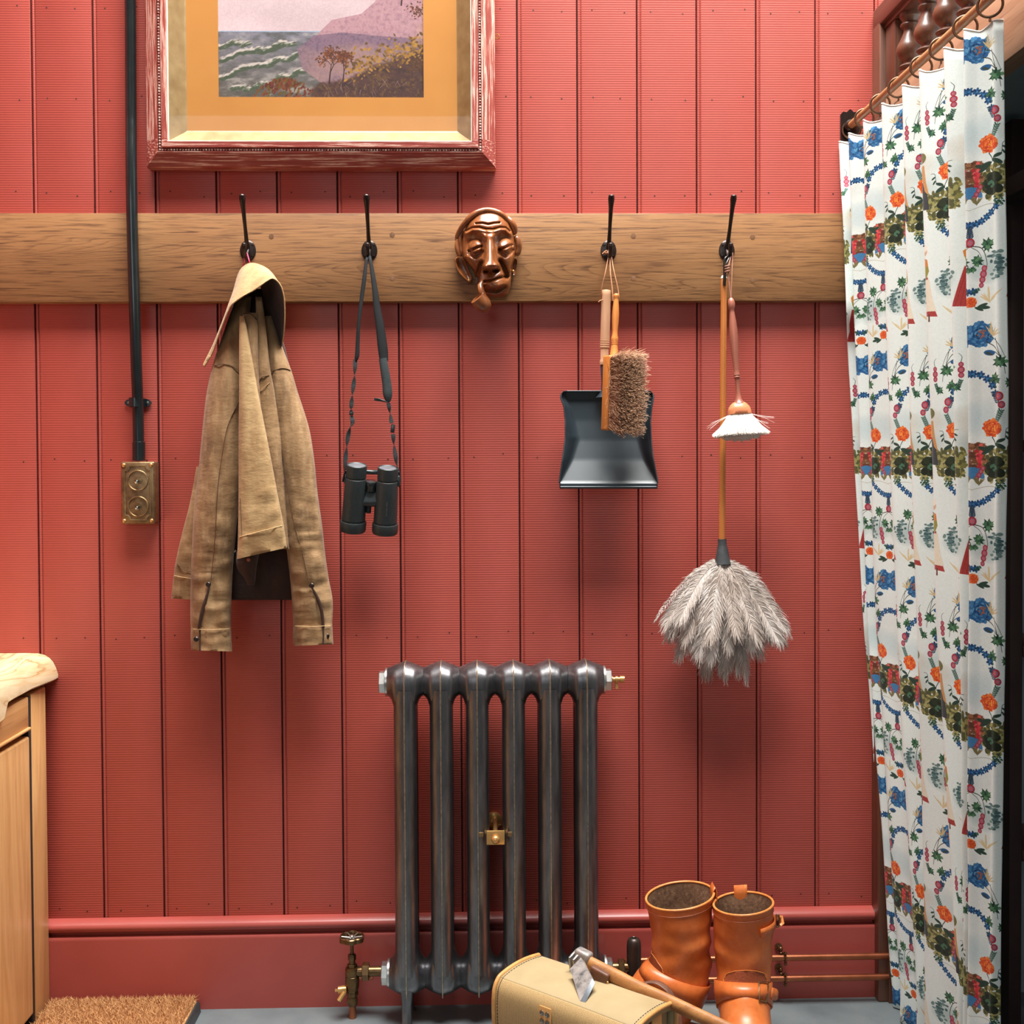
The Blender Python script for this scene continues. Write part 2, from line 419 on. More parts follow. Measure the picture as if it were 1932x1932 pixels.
for px, t in ((468, 0.001), (697, 0.0005), (1148, 0.0), (1371, 0.002)): make_hook(px, t)

# ------------------------------------------------------------ conduit and switch
cond = thing('conduit_pipe', 'glossy black cable conduit running down red wall to the brass switch', 'pipe', at(262, 868, -0.018))
pp = [at(*q) for q in ((243, -260, -0.016), (246, 0, -0.016), (247, 190, -0.017), (247.5, 245, -0.024), (247.5, 300, -0.036), (248.5, 380, -0.043), (251, 480, -0.043), (254, 575, -0.043), (257, 680, -0.034), (260, 760, -0.021), (261, 800, -0.018), (262, 862, -0.018))]
b = MB(); b.tube([V(p) for p in spl(pp, 6)], 0.0112, 18); b.build('tube', BLACKM, cond, 60)
b = MB(); p0, p1 = at(262, 834, -0.018), at(262, 869, -0.018)
b.lathe([(0.0112, 0.001), (0.0128, 0.0), (0.0128, -(p0 - p1).length)], p0, (p0 - p1), 20); b.build('coupling', BLACKM, cond, 40)
cl = at(261, 760, -0.0025)
b = MB(); n = 20
out = [cl + Vector((0.0275 * math.copysign(abs(math.cos(a)) ** 0.8, math.cos(a)), 0, 0.0095 * math.sin(a))) for a in [2 * math.pi * i / n for i in range(n)]]
b.prism(out, (0, -0.003, 0))
rows = [[cl + Vector((0.0132 * math.cos(a), -0.018 - 0.0132 * math.sin(a) if 0 <= a <= math.pi else 0, dz)) for a in [math.pi * i / 14 for i in range(15)]] for dz in (-0.009, 0.009)]
b.grid(rows)
for sx in (-1, 1): b.bb(cl + Vector((sx * 0.0132 - 0.0008, -0.019, -0.009)), cl + Vector((sx * 0.0132 + 0.0008, 0, 0.009)))
sad = b.build('saddle_clip', BLACKM, cond, 40)
for sx in (-1, 1):
    b = MB(); b.lathe([(0.0030, 0), (0.0028, 0.0012), (0.0012, 0.0014), (0.0008, 0.0006), (0, 0.0006)], cl + Vector((sx * 0.0195, -0.003, 0)), (0, -1, 0), 12); b.build('screw', SCREW, sad)

swc = (at(228, 870, -0.034) + at(292, 990, -0.034)) / 2
sw = thing('light_switch', 'aged brass surface switch box with two round toggles at the end of the black conduit', 'light switch', (swc.x, -0.015, swc.z))
hw, hh = 0.0345, 0.0635
b = MB(); b.bb((swc.x - hw, -0.034, swc.z - hh), (swc.x + hw, 0, swc.z + hh), 0.004, 3); b.build('box', ABRASS, sw, 40)
def frame_poly(w, h, notch):
    return [(-w + notch, -h), (w - notch, -h), (w - notch, -h + notch * .5), (w - notch * .5, -h + notch), (w, -h + notch), (w, h - notch), (w - notch * .5, h - notch), (w - notch, h - notch * .5), (w - notch, h), (-w + notch, h), (-w + notch, h - notch * .5), (-w + notch * .5, h - notch), (-w, h - notch), (-w, -h + notch), (-w + notch * .5, -h + notch), (-w + notch, -h + notch * .5)]
b = MB(); rows = []
for w, h, y in ((.0275, .0565, -.0338), (.0275, .0565, -.0358), (.0258, .0548, -.0362), (.0242, .0532, -.0356), (.0242, .0532, -.0338)):
    rows.append([Vector((swc.x + x, y, swc.z + z)) for x, z in frame_poly(w, h, .0095)])
b.grid(rows, cu=True); b.build('raised_border', ABRASS, sw, 30)
for dz in (0.0255, -0.0275):
    o = Vector((swc.x + 0.001, -0.0335, swc.z + dz))
    b = MB(); b.lathe([(0.0212, 0), (0.0212, 0.0022), (0.0200, 0.0030), (0.0188, 0.0022), (0.0182, -0.0030), (0.0100, -0.0048), (0.0085, -0.0040), (0.0085, 0.0004), (0.0072, 0.0008), (0.0066, -0.001), (0, -0.001)], o, (0, -1, 0), 32); ds = b.build('dish', ABRASS, sw, 35)
    b = MB(); b.lathe([(0.0030, -0.002), (0.0036, 0.004), (0.0046, 0.010), (0.0040, 0.0135), (0, 0.0148)], o, Vector((0.06, -1, -0.22)), 16); b.build('toggle', CHROME, ds, 60, label='polished dolly toggle')
for sx in (-1, 1):
    for sz in (-1, 1):
        b = MB(); b.ball((swc.x + sx * 0.0275, -0.0345, swc.z + sz * 0.0565), 0.0042, 0.0030, 0.0042, 12, 6); b.build('screw', BRASS, sw, 60)

# ------------------------------------------------------------ gallery balustrade above the curtain
RODX, RODZ = 0.7635, 1.8165
gal = thing('gallery_balustrade', 'dark wood balustrade with turned spindles on an oak beam above the curtain', 'balustrade', (0.845, -0.45, 1.77))
b = MB(); b.bb((0.825, -1.25, 1.752), (0.862, -0.046, 1.872), 0.002); b.build('beam', OAKD, gal, 40, label='lighter oak beam')
b = MB(); b.bb((0.812, -1.25, 2.012), (0.885, -0.002, 2.055), 0.006); b.bb((0.822, -1.25, 2.003), (0.875, -0.04, 2.014), 0.002); b.build('handrail', DARKOAKY, gal, 40)
b = MB(); b.bb((POST_X + 0.012, -0.10, 1.874), (POST_X + 0.05, -0.046, 2.003), 0.003); b.build('end_block', DARKOAK, gal, 40)
b = MB(); zb, zt = 1.873, 2.003
pr = [(.019, 0), (.019, .006), (.023, .009), (.023, .014), (.016, .018), (.020, .022), (.022, .025), (.020, .028), (.0125, .032), (.013, .036), (.020, .043), (.0255, .052), (.027, .060), (.0245, .068), (.0195, .078), (.0150, .088), (.0125, .096), (.0130, .100), (.0185, .103), (.0195, .106), (.0185, .109), (.0145, .112), (.0165, .117), (.0205, .122), (.0205, .130)]
b.lathe(pr, (0.845, 0, zb), (0, 0, 1), 22)
sp0 = None
for i in range(9):
    y = -0.130 - 0.093 * i
    if sp0 is None:
        sp0 = b.build('spindle', DARKOAK, gal, 35); sp0.location = Vector((0, y, 0))
    else:
        o = sp0.copy(); COL.objects.link(o); o.parent = gal; o.location = Vector((0, y, 0))

# curtain pole with rings
pole = thing('curtain_pole', 'slim wooden curtain pole reaching out from wall with bronze end bracket', 'curtain pole', (RODX, -0.4, RODZ))
POLEW = wood('pole_wood', (186, 140, 92), (160, 112, 70), (104, 70, 44), 'Y', 0.35, 1.0, 6, 0.08, coat=0.2)
b = MB(); b.lathe([(0.0078, 0), (0.0078, 1.05)], (RODX, -0.006, RODZ), (0, -1, 0), 18); b.build('rod', POLEW, pole, 50)
b = MB(); pl = [(-.020, .030), (-.014, .036), (-.008, .034), (0, .041), (.008, .034), (.014, .036), (.020, .030), (.020, -.036), (-.020, -.036)]
b.prism([Vector((RODX + 0.002 + x, -0.0005, RODZ - 0.004 + z)) for x, z in pl], (0, -0.004, 0)); b.lathe([(0.0125, 0), (0.0125, 0.012), (0.0095, 0.016)], (RODX, -0.0045, RODZ), (0, -1, 0), 18); b.build('wall_bracket', BRONZE, pole, 40)
RINGM = mottled('antique_ring', [(0.3, (92, 70, 54)), (0.7, (124, 96, 74))], ns=60, rough=0.3, metal=0.8)
RINGS = []
for i, px in enumerate((1610, 1634, 1664, 1699, 1742, 1780, 1826, 1873, 1925)):
    y = RODX * 2200 / (px - 912) - 2.42
    ctr = Vector((RODX + 0.002, y, RODZ + 0.0078 - 0.0158)); RINGS.append(ctr)
    place = ['nearest to the wall', 'second from the wall', 'third from the wall', 'fourth from the wall', 'fifth from the wall', 'sixth from the wall', 'third from its near end', 'carrying the near top corner of the curtain', 'nearest the camera, beyond the curtain corner'][i]
    t = thing('curtain_ring', 'brown metal curtain ring on the pole, ' + place, 'curtain ring', ctr, 'curtain rings on the pole')
    b = MB(); ax = Vector((random.uniform(-.25, .25) + 0.25, 1, 0)); b.torus(ctr, 0.0180, 0.0021, ax, 32, 8); b.build('ring', RINGM, t, 60)
    b = MB(); b.torus(ctr + Vector((0, 0, -0.0222)), 0.0028, 0.0008, (1, 0, 0), 14, 6); b.build('eyelet', RINGM, t, 60)
# ------------------------------------------------------------ framed coastal painting
def img_from(name, arr):
    h, w = arr.shape[:2]
    im = bpy.data.images.new(name, w, h, alpha=False)
    px = np.ones((h, w, 4), np.float32); px[..., :3] = np.clip(arr[::-1], 0, 1)
    im.pixels.foreach_set(px.ravel()); im.update(); im.pack(); return im

def vnoise(w, h, cell, rs, octv=4, ani=1.0):
    """value noise, bilinear, several octaves"""
    out = np.zeros((h, w), np.float32); amp = 1.0; tot = 0
    for o in range(octv):
        cx = max(2, int(w / cell * ani) + 2); cy = max(2, int(h / cell) + 2)
        g = rs.rand(cy + 1, cx + 1).astype(np.float32)
        x = np.linspace(0, cx - 1.001, w); y = np.linspace(0, cy - 1.001, h)
        xi = x.astype(int); yi = y.astype(int); fx = x - xi; fy = y - yi
        fx = (fx * fx * (3 - 2 * fx))[None]; fy = (fy * fy * (3 - 2 * fy))[:, None]
        a = g[yi][:, xi]; b_ = g[yi][:, xi + 1]; c = g[yi + 1][:, xi]; d = g[yi + 1][:, xi + 1]
        out += amp * ((a * (1 - fx) + b_ * fx) * (1 - fy) + (c * (1 - fx) + d * fx) * fy)
        tot += amp; amp *= 0.55; cell = max(2, cell / 2)
    return out / tot

def C(*c): return np.array(c, np.float32) / 255

class Paint:
    def __init__(s, w, h, base): s.w, s.h = w, h; s.a = np.ones((h, w, 3), np.float32) * base; s.Y, s.X = np.mgrid[0:h, 0:w].astype(np.float32)
    def blend(s, mask, col):
        m = np.clip(mask, 0, 1)[..., None]; s.a[:] = s.a * (1 - m) + (col if getattr(col, 'ndim', 1) == 3 else col) * m
    def win(s, x0, y0, x1, y1):
        return slice(max(0, int(y0)), max(0, min(s.h, int(y1) + 1))), slice(max(0, int(x0)), max(0, min(s.w, int(x1) + 1)))
    def lblend(s, ys, xs, m, col):
        m = np.clip(m, 0, 1)[..., None]; s.a[ys, xs] = s.a[ys, xs] * (1 - m) + col * m
    def disc(s, x, y, rx, ry, col, ang=0.0, soft=1.0):
        R = max(rx, ry) + 2; ys, xs = s.win(x - R, y - R, x + R, y + R)
        dx = s.X[ys, xs] - x; dy = s.Y[ys, xs] - y
        if dx.size == 0: return
        ca, sa = math.cos(ang), math.sin(ang); u = (dx * ca + dy * sa) / rx; v = (-dx * sa + dy * ca) / ry
        s.lblend(ys, xs, (1 - np.sqrt(u * u + v * v)) * min(rx, ry) / soft + 0.5, col)
    def line(s, pts, w, col, w1=None):
        w1 = w if w1 is None else w1; n = len(pts) - 1
        for i in range(n):
            (x0, y0), (x1, y1) = pts[i], pts[i + 1]; R = max(w, w1) + 2
            ys, xs = s.win(min(x0, x1) - R, min(y0, y1) - R, max(x0, x1) + R, max(y0, y1) + R)
            px = s.X[ys, xs] - x0; py = s.Y[ys, xs] - y0
            if px.size == 0: continue
            dx, dy = x1 - x0, y1 - y0; L = dx * dx + dy * dy + 1e-6
            t = np.clip((px * dx + py * dy) / L, 0, 1); d = np.sqrt((px - t * dx) ** 2 + (py - t * dy) ** 2)
            ww = w + (w1 - w) * (i + t) / n
            s.lblend(ys, xs, ww / 2 - d + 0.5, col)
    def curve(s, pts, w, col, w1=None): s.line([tuple(p) for p in spl(pts, 6)], w, col, w1)
    def poly(s, pts, col, soft=1.0):
        xsv = [p[0] for p in pts]; ysv = [p[1] for p in pts]
        ys, xs = s.win(min(xsv) - 1, min(ysv) - 1, max(xsv) + 1, max(ysv) + 1)
        X, Y = s.X[ys, xs], s.Y[ys, xs]
        if X.size == 0: return
        ins = np.zeros(X.shape, bool); n = len(pts)
        for i in range(n):
            (x0, y0), (x1, y1) = pts[i], pts[(i + 1) % n]
            if y0 == y1: continue
            c = (Y > min(y0, y1)) & (Y <= max(y0, y1)) & (X < (x1 - x0) * (Y - y0) / (y1 - y0) + x0)
            ins ^= c
        s.lblend(ys, xs, ins.astype(np.float32), col)

def paint_coast():
    rs = np.random.RandomState(3); rnd = random.Random(5); W, H = 780, 1000; OY = 632
    # the lowest 368 rows show in the photograph
    p = Paint(W, H, C(228, 212, 208)); Y, X = p.Y, p.X
    n = vnoise(W, H, 160, rs, 5, 0.6); n2 = vnoise(W, H, 18, rs, 4, 0.35); n3 = vnoise(W, H, 9, rs, 3)
    p.a += ((n - 0.5) * 0.22)[..., None]
    t = np.clip((Y - 200) / 500, 0, 1)[..., None]; p.a[:] = p.a * (1 - 0.35 * t) + C(214, 186, 200) * 0.35 * t
    hor = OY + 126.0
    sea = np.clip(Y - hor, 0, 1); d = np.clip((Y - hor) / 240, 0, 1)[..., None]
    p.blend(sea, C(150, 148, 158) * (1 - d) + C(118, 112, 104) * d)
    p.blend(sea * np.clip((n2 - 0.52) * 5, 0, 1) * 0.6, C(196, 190, 184))
    p.blend(sea * np.clip((0.44 - n2) * 5, 0, 1) * 0.5, C(88, 92, 84))
    for (x0, y0, x1, y1, w) in ((0, 176, 120, 160, 12), (20, 214, 250, 168, 24), (150, 190, 290, 158, 12), (0, 286, 205, 222, 22), (190, 236, 300, 206, 14), (60, 330, 190, 312, 10), (230, 290, 330, 262, 12)):
        for k in range(60):
            f = k / 59; x = x0 + (x1 - x0) * f; y = OY + y0 + (y1 - y0) * f + rnd.uniform(-5, 5) + 7 * math.sin(f * 9 + x0)
            p.disc(x, y, rnd.uniform(4, 13), rnd.uniform(1.0, 3.2) * (.4 + 1.2 * rnd.random()), C(216, 206, 198), -0.25 + rnd.gauss(0, .25), 3)
            p.disc(x, y + w * .45, rnd.uniform(8, 16), rnd.uniform(2, 5), C(96, 108, 88), -0.25, 3)
    p.line([(0, hor), (420, hor - 1)], 3, C(176, 196, 214))
    # headlands
    for base, col, col2, pts in ((0, C(196, 158, 164), C(168, 132, 146), [(360, 150), (430, 84), (500, 70), (540, 62), (590, 20), (640, -40), (690, -80), (780, -120), (780, 190), (360, 170)]),
                           (1, C(150, 124, 140), C(120, 102, 122), [(300, 190), (360, 140), (470, 128), (600, 140), (780, 150), (780, 260), (420, 330), (320, 260)])):
        q = Paint(W, H, C(0, 0, 0)); q.poly([(x, OY + y) for x, y in pts], C(255, 255, 255)); m = q.a[..., 0]
        p.blend(m * 0.92, col); p.blend(m * np.clip((n3 - .5) * 4, 0, 1) * .6, col2); p.blend(m * np.clip((n - .5) * 5, 0, 1) * .5, C(206, 170, 150))
    # dark brush at lower right
    lim = 330 - 0.34 * (X - 330) + 40 * (vnoise(W, H, 50, rs, 3) - .5)
    m = np.clip((Y - OY - lim) / 14, 0, 1) * np.clip((X - 335) / 25, 0, 1)
    p.blend(m * .93, C(98, 68, 62)); p.blend(m * np.clip((n3 - .5) * 5, 0, 1) * .7, C(132, 104, 62)); p.blend(m * np.clip((.45 - n2) * 5, 0, 1) * .6, C(72, 50, 54))
    for k in range(260):
        x = rnd.uniform(480, 770); y = OY + 250 - .25 * (x - 480) + rnd.gauss(0, 24)
        p.disc(x, y, rnd.uniform(3, 9), rnd.uniform(2, 5), rnd.choice([C(176, 136, 62), C(150, 116, 60), C(190, 150, 80), C(120, 92, 56)]), rnd.uniform(-1, 1), 2)
    for k in range(220):
        x = rnd.gauss(250, 48); y = OY + 300 + abs(rnd.gauss(0, 28)) + .004 * (x - 250) ** 2 - 8
        p.disc(x, y, rnd.uniform(4, 9), rnd.uniform(2, 4), rnd.choice([C(136, 66, 40), C(112, 54, 38), C(120, 104, 44), C(146, 88, 48)]), rnd.uniform(-1.5, -.4), 2)
    def tree(x, y, s, seed, leafc):
        r = random.Random(seed)
        def br(x, y, a, L, w, dep):
            x1, y1 = x + math.cos(a) * L, y - math.sin(a) * L
            p.line([(x, y), (x1, y1)], w, C(84, 52, 52), w * .7)
            if dep == 0:
                for _ in range(7):
                    p.disc(x1 + r.gauss(0, 11 * s), y1 + r.gauss(0, 8 * s), r.uniform(2, 5), r.uniform(1.5, 3), leafc[r.randrange(len(leafc))], r.uniform(-1, 1), 1.5)
                return
            for _ in range(r.choice((2, 3))): br(x1, y1, a + r.uniform(-.8, .8), L * r.uniform(.6, .85), w * .65, dep - 1)
        br(x, y, 1.45, 34 * s, 5 * s, 4)
    lv = [C(138, 82, 48), C(112, 66, 44), C(160, 104, 62), C(96, 62, 48)]
    tree(418, OY + 310, 1.15, 4, lv); tree(470, OY + 300, 0.95, 8, lv)
    tree(770, OY + 330, 1.0, 5, [C(120, 84, 54), C(98, 70, 50)]); tree(800, OY + 160, 1.5, 2, lv); tree(690, OY + 30, 1.2, 11, lv)
    for k in range(60):
        x = rnd.uniform(390, 740); y = OY + rnd.uniform(300, 362); a = rnd.uniform(0.6, 2.4)
        p.line([(x, y), (x + 22 * math.cos(a), y - 22 * math.sin(a))], 1.0, rnd.choice([C(176, 150, 140), C(80, 54, 56)]))
    p.a[:] = np.clip(p.a + (vnoise(W, H, 5, rs, 2)[..., None] - .5) * .06, 0, 1)
    return np.clip(p.a, 0, 1) ** 1.3 * .92

YF = -0.052
pic = thing('framed_painting', 'seascape with gold mount in a distressed red wooden frame, high on the wall', 'picture', (at(605, 318, -0.02).x, -0.02, at(605, 318, -0.02).z))
def rect(l, r, bt, tp): return (l, r, bt, tp)
L, R = at(276, 200, -0.03).x, at(934.5, 200, -0.03).x
BT = at(600, 316.5, -0.03).z; TP = BT + 1.02
def ring_rows(steps):
    """steps = (inset, Y); rectangle rings of the frame section"""
    return [[Vector((L + i, y, BT + i)), Vector((R - i, y, BT + i)), Vector((R - i, y, TP - i)), Vector((L + i, y, TP - i))] for i, y in steps]
k = NT('distressed_frame')
v = k.coord((1, 1, 1)); gx = k.n('ShaderNodeNewGeometry'); sp_ = k.n('ShaderNodeSeparateXYZ'); k.l(k.coord(), sp_.inputs[0])
side = k.noise(k.coord((300, 300, 9)), 1.0, 4, .65); bot = k.noise(k.coord((9, 300, 300)), 1.0, 4, .65)
low = k.math('LESS_THAN', sp_.outputs[2], 0.052)
f = k.mix(low, side, bot)
big = k.noise(k.coord((5, 5, 5)), 3.0, 3)
f2 = k.math('ADD', f, k.math('MULTIPLY', k.math('SUBTRACT', big, 0.5), 0.25))
f2 = k.math('SUBTRACT', f2, k.math('MULTIPLY', low, 0.05))
k.set(k.ramp(f2, [(0.42, (146, 62, 54)), (0.50, (178, 96, 82)), (0.55, (226, 194, 178)), (0.62, (196, 130, 112))]), 0.5, 0, .4)
k.bump(f2, 0.4, 0.0012); FRM = k.m
GOLD = mottled('gold_slip', [(0.3, (150, 122, 80)), (0.7, (178, 152, 108))], ns=12, rough=0.42, metal=0.45, scale=(3, 3, 3), bs=.1, bn=100)
MOUNT = mottled('gold_mount', [(0.25, (192, 130, 60)), (0.75, (204, 142, 70))], ns=6, rough=0.5, metal=0.35, bs=.05, bn=400)
b = MB(); b.grid(ring_rows([(0, -0.001), (0, -0.030), (0.0015, -0.033), (0.026, -0.049), (0.028, -0.0495)]), cu=True); b.build('outer_moulding', FRM, pic, 0)
b = MB(); b.grid(ring_rows([(0.028, -0.046), (0.034, -0.046), (0.036, YF), (0.0465, YF - .001), (0.0475, -0.046)]), cu=True); b.build('inner_moulding', FRM, pic, 0)
def rod_rect(b, i, y, r): 
    for p, q in (((L + i, BT + i), (R - i, BT + i)), ((L + i, BT + i), (L + i, TP - i)), ((R - i, BT + i), (R - i, TP - i))):
        n_ = int(max(abs(q[0] - p[0]), abs(q[1] - p[1])) / 0.0058)
        if abs(q[1] - p[1]) > .2: n_ = int(0.62 / 0.0058)
        for j in range(n_):
            f_ = j * 0.0058
            c = (p[0] + (f_ if q[0] != p[0] else 0), y, p[1] + (f_ if q[1] != p[1] else 0))
            b.ball(c, r, r, r, 6, 4)
b = MB(); rod_rect(b, 0.031, -0.0475, 0.0027); o = b.build('beading', mottled('bead_paint', [(0.4, (152, 76, 66)), (0.6, (216, 186, 172))], ns=120, rough=.45), pic, 60); o['kind'] = 'stuff'
b = MB(); b.grid(ring_rows([(0.0475, YF + .002), (0.0495, YF + .002), (0.0495, -0.046)]), cu=True); b.build('white_fillet', mottled('fillet', [(0.3, (222, 206, 190)), (0.7, (240, 230, 218))], ns=30, rough=.4), pic, 0)
b = MB(); b.grid(ring_rows([(0.0495, -0.0465), (0.075, -0.018), (0.078, -0.016)]), cu=True); b.build('gold_slip', GOLD, pic, 0)
mi = (at(412, 100, -0.014).x - L, R - at(799, 100, -0.014).x); mb = at(600, 184, -0.014).z
PTOP = mb + 0.565
b = MB()
b.grid([[Vector((L + .07, -.016, BT + .07)), Vector((R - .07, -.016, BT + .07)), Vector((R - .07, -.016, TP - .07)), Vector((L + .07, -.016, TP - .07))],
        [Vector((L + mi[0], -.016, mb)), Vector((R - mi[1], -.016, mb)), Vector((R - mi[1], -.016, PTOP)), Vector((L + mi[0], -.016, PTOP))],
        [Vector((L + mi[0], -.0135, mb)), Vector((R - mi[1], -.0135, mb)), Vector((R - mi[1], -.0135, PTOP)), Vector((L + mi[0], -.0135, PTOP))]], cu=True)
b.build('mount', MOUNT, pic, 0, label='plain gold mount')
b = MB(); x0, x1 = L + mi[0] - .004, R - mi[1] + .004
b.add([(x0, -.0135, mb - .004), (x1, -.0135, mb - .004), (x1, -.0135, PTOP), (x0, -.0135, PTOP)], [(0, 1, 2, 3)]); b.uv = [(0, 0), (1, 0), (1, 1), (0, 1)]
k = NT('coast_painting'); ti = k.n('ShaderNodeTexImage'); ti.image = img_from('coast', paint_coast()); u = k.n('ShaderNodeUVMap'); k.l(u.outputs[0], ti.inputs[0])
k.set(ti.outputs[0], 0.45, 0, .4); k.bump(k.noise(k.coord(), 500, 3), .15, .0005)
o = b.build('canvas', k.m, pic, 0, label='painted grey sea with breakers, headland and brown shrubs')
k = NT('thin_glass'); k.t.nodes.remove(k.b); tr = k.n('ShaderNodeBsdfTransparent'); gl = k.n('ShaderNodeBsdfGlossy'); gl.inputs['Roughness'].default_value = .02
fr = k.n('ShaderNodeFresnel'); fr.inputs[0].default_value = 1.5; mx = k.n('ShaderNodeMixShader'); k.l(fr.outputs[0], mx.inputs[0]); k.l(tr.outputs[0], mx.inputs[1]); k.l(gl.outputs[0], mx.inputs[2]); k.l(mx.outputs[0], k.out.inputs[0])
b = MB(); b.add([(L + .0475, -.0462, BT + .0475), (R - .0475, -.0462, BT + .0475), (R - .0475, -.0462, TP - .0475), (L + .0475, -.0462, TP - .0475)], [(0, 1, 2, 3)]); b.build('glass', k.m, pic, 0, label='clear picture glass')
b = MB(); e = at(938, 69, -0.012); b.torus(e, 0.0046, 0.0013, (0.2, 1, 0), 18, 6); b.tube([e - Vector((.012, 0, 0)), e - Vector((.004, 0, 0))], .0012, 6); b.build('screw_eye', BRASS, pic, 60, label='small brass screw eye')
# ------------------------------------------------------------ carved wooden mask
MKW = NT('carved_mask_wood'); k = MKW
n1 = k.noise(k.coord((30, 30, 5)), 2.0, 4, .55, .6)
c = k.ramp(n1, [(0.25, (96, 52, 27)), (0.5, (136, 78, 40)), (0.75, (164, 100, 54))])
c = k.mix(k.math('MULTIPLY', k.ramp(k.noise(k.coord((60, 60, 60)), 1.0, 3), [(.5, (0.0, 0.0, 0.0)), (.7, (1.0, 1.0, 1.0))]), .4), c, (88, 46, 25))
k.set(c, 0.30, 0, .55, Coat_Weight=.45, Coat_Roughness=.22); MKW = k.m
MS = 6.44                                   # the study zoom: 6.44 px to a frame px, origin (780, 340)
def mk(u, v, Y): return at(780 + u / MS, 340 + v / MS, Y)
def smooth(x, a, b_):
    t = min(1, max(0, (x - a) / (b_ - a))); return t * t * (3 - 2 * t)
def gau(u, v, cu, cv, su, sv, ang=0.0):
    du, dv = u - cu, v - cv
    if ang: du, dv = du * math.cos(ang) + dv * math.sin(ang), -du * math.sin(ang) + dv * math.cos(ang)
    return math.exp(-(du / su) ** 2 - (dv / sv) ** 2)
def seg(u, v, pts, w):
    """soft groove along a polyline"""
    best = 1e9
    for (x0, y0), (x1, y1) in zip(pts, pts[1:]):
        dx, dy = x1 - x0, y1 - y0; t = min(1, max(0, ((u - x0) * dx + (v - y0) * dy) / (dx * dx + dy * dy)))
        best = min(best, (u - x0 - t * dx) ** 2 + (v - y0 - t * dy) ** 2)
    return math.exp(-best / (w * w))
FL = [(360, 820), (420, 720), (520, 640), (620, 600), (720, 585), (800, 585), (870, 590), (930, 600), (985, 640), (1060, 700), (1120, 735), (1200, 760), (1300, 780), (1380, 820), (1430, 860)]
FRT = [(360, 1020), (420, 1110), (520, 1175), (620, 1215), (720, 1235), (800, 1240), (870, 1240), (930, 1235), (985, 1225), (1060, 1205), (1120, 1195), (1200, 1190), (1300, 1180), (1380, 1150), (1430, 1080)]
def edge(tab, v): return float(np.interp(v, [a for a, _ in tab], [x for _, x in tab]))
W_UP = [(640, 615), (720, 575), (800, 570), (880, 590), (960, 595), (1050, 570), (1120, 575), (1170, 620)]
W_UP2 = [(760, 525), (840, 520), (910, 535), (980, 520), (1045, 515)]
NAS_L = [(830, 1010), (800, 1090), (775, 1180), (765, 1260)]
NAS_R = [(1060, 990), (1100, 1060), (1130, 1130), (1135, 1170)]
MOUTH = [(805, 1255), (870, 1230), (960, 1215), (1040, 1185), (1115, 1170)]
def relief(u, v):
    l, r = edge(FL, v), edge(FRT, v); s = (u - (l + r) / 2) / max(1, (r - l) / 2); s = max(-1, min(1, s))
    d = 52 * (1 - abs(s) ** 2.6) ** 0.55
    vv = (v - 880) / 540; d *= (1 - min(1, abs(vv)) ** 3.5) ** .5
    # eye sockets, lids
    d -= 17 * gau(u, v, 735, 760, 105, 125, -.15) + 17 * gau(u, v, 1095, 735, 105, 115, .15)
    for cu, cv in ((748, 800), (1118, 785)):
        q = ((u - cu) / 84) ** 2 + ((v - cv) / 84) ** 2
        if q < 1: d += 22 * math.sqrt(1 - q)
        d -= 11 * seg(u, v, [(cu - 72, cv + 62), (cu - 20, cv + 40), (cu + 30, cv + 16), (cu + 72, cv + 6)], 15)
        d -= 8 * seg(u, v, [(cu - 70, cv + 95), (cu, cv + 135), (cu + 60, cv + 110), (cu + 88, cv + 70)], 20)
    # brow ridge, forehead wrinkles
    d += 6 * seg(u, v, [(640, 650), (720, 610), (800, 620), (870, 680)], 34) + 6 * seg(u, v, [(970, 680), (1050, 610), (1120, 605), (1180, 660)], 34)
    d -= 7.5 * seg(u, v, W_UP, 11) + 6.5 * seg(u, v, W_UP2, 10)
    d += 3.5 * seg(u, v, [(a, q + 32) for a, q in W_UP], 16)
    # nose
    if 600 < v < 1110:
        w = np.interp(v, [600, 760, 900, 1010, 1060, 1110], [40, 46, 62, 78, 80, 60]); h = np.interp(v, [600, 700, 900, 1030, 1070, 1100], [4, 12, 30, 42, 36, 2])
        q = abs(u - 930) / w
        if q < 1.25: d += h * max(0, 1 - (q / 1.25) ** 2.2)
    d += 20 * gau(u, v, 868, 1050, 38, 44) + 20 * gau(u, v, 1020, 1030, 36, 44)
    d -= 16 * gau(u, v, 880, 1110, 34, 18) + 16 * gau(u, v, 1000, 1100, 34, 18)
    # laughter lines
    d -= 22 * seg(u, v, NAS_L, 26) + 24 * seg(u, v, NAS_R, 28)
    d += 8 * gau(u, v, 690, 960, 70, 110) + 8 * gau(u, v, 1160, 930, 60, 120)
    # mouth and chin
    d += 16 * gau(u, v, 950, 1240, 170, 80) + 10 * gau(u, v, 1000, 1300, 120, 40, -.25)
    d -= 14 * seg(u, v, MOUTH, 15); d -= 12 * seg(u, v, [(880, 1340), (1000, 1350), (1110, 1300)], 20)
    d += 10 * gau(u, v, 1010, 1400, 120, 50) - 10 * gau(u, v, 820, 1180, 30, 40)
    return max(0.0, d) * 0.00098
mask = thing('carved_mask', 'carved brown wooden mask of a wrinkled man smoking a pipe, mounted on the oak rail', 'mask', mk(920, 900, -0.03))
YB = -0.0286
b = MB(); rows = []; NV, NU = 210, 150
for i in range(NV + 1):
    v = 362 + (1426 - 362) * i / NV; l, r = edge(FL, v), edge(FRT, v); row = []
    for j in range(NU + 1):
        u = l + (r - l) * j / NU; row.append(mk(u, v, YB - 0.010 - relief(u, v) if 0 < j < NU and 0 < i < NV else YB))
    rows.append(row)
b.grid(rows); b.build('face', MKW, mask, 80)
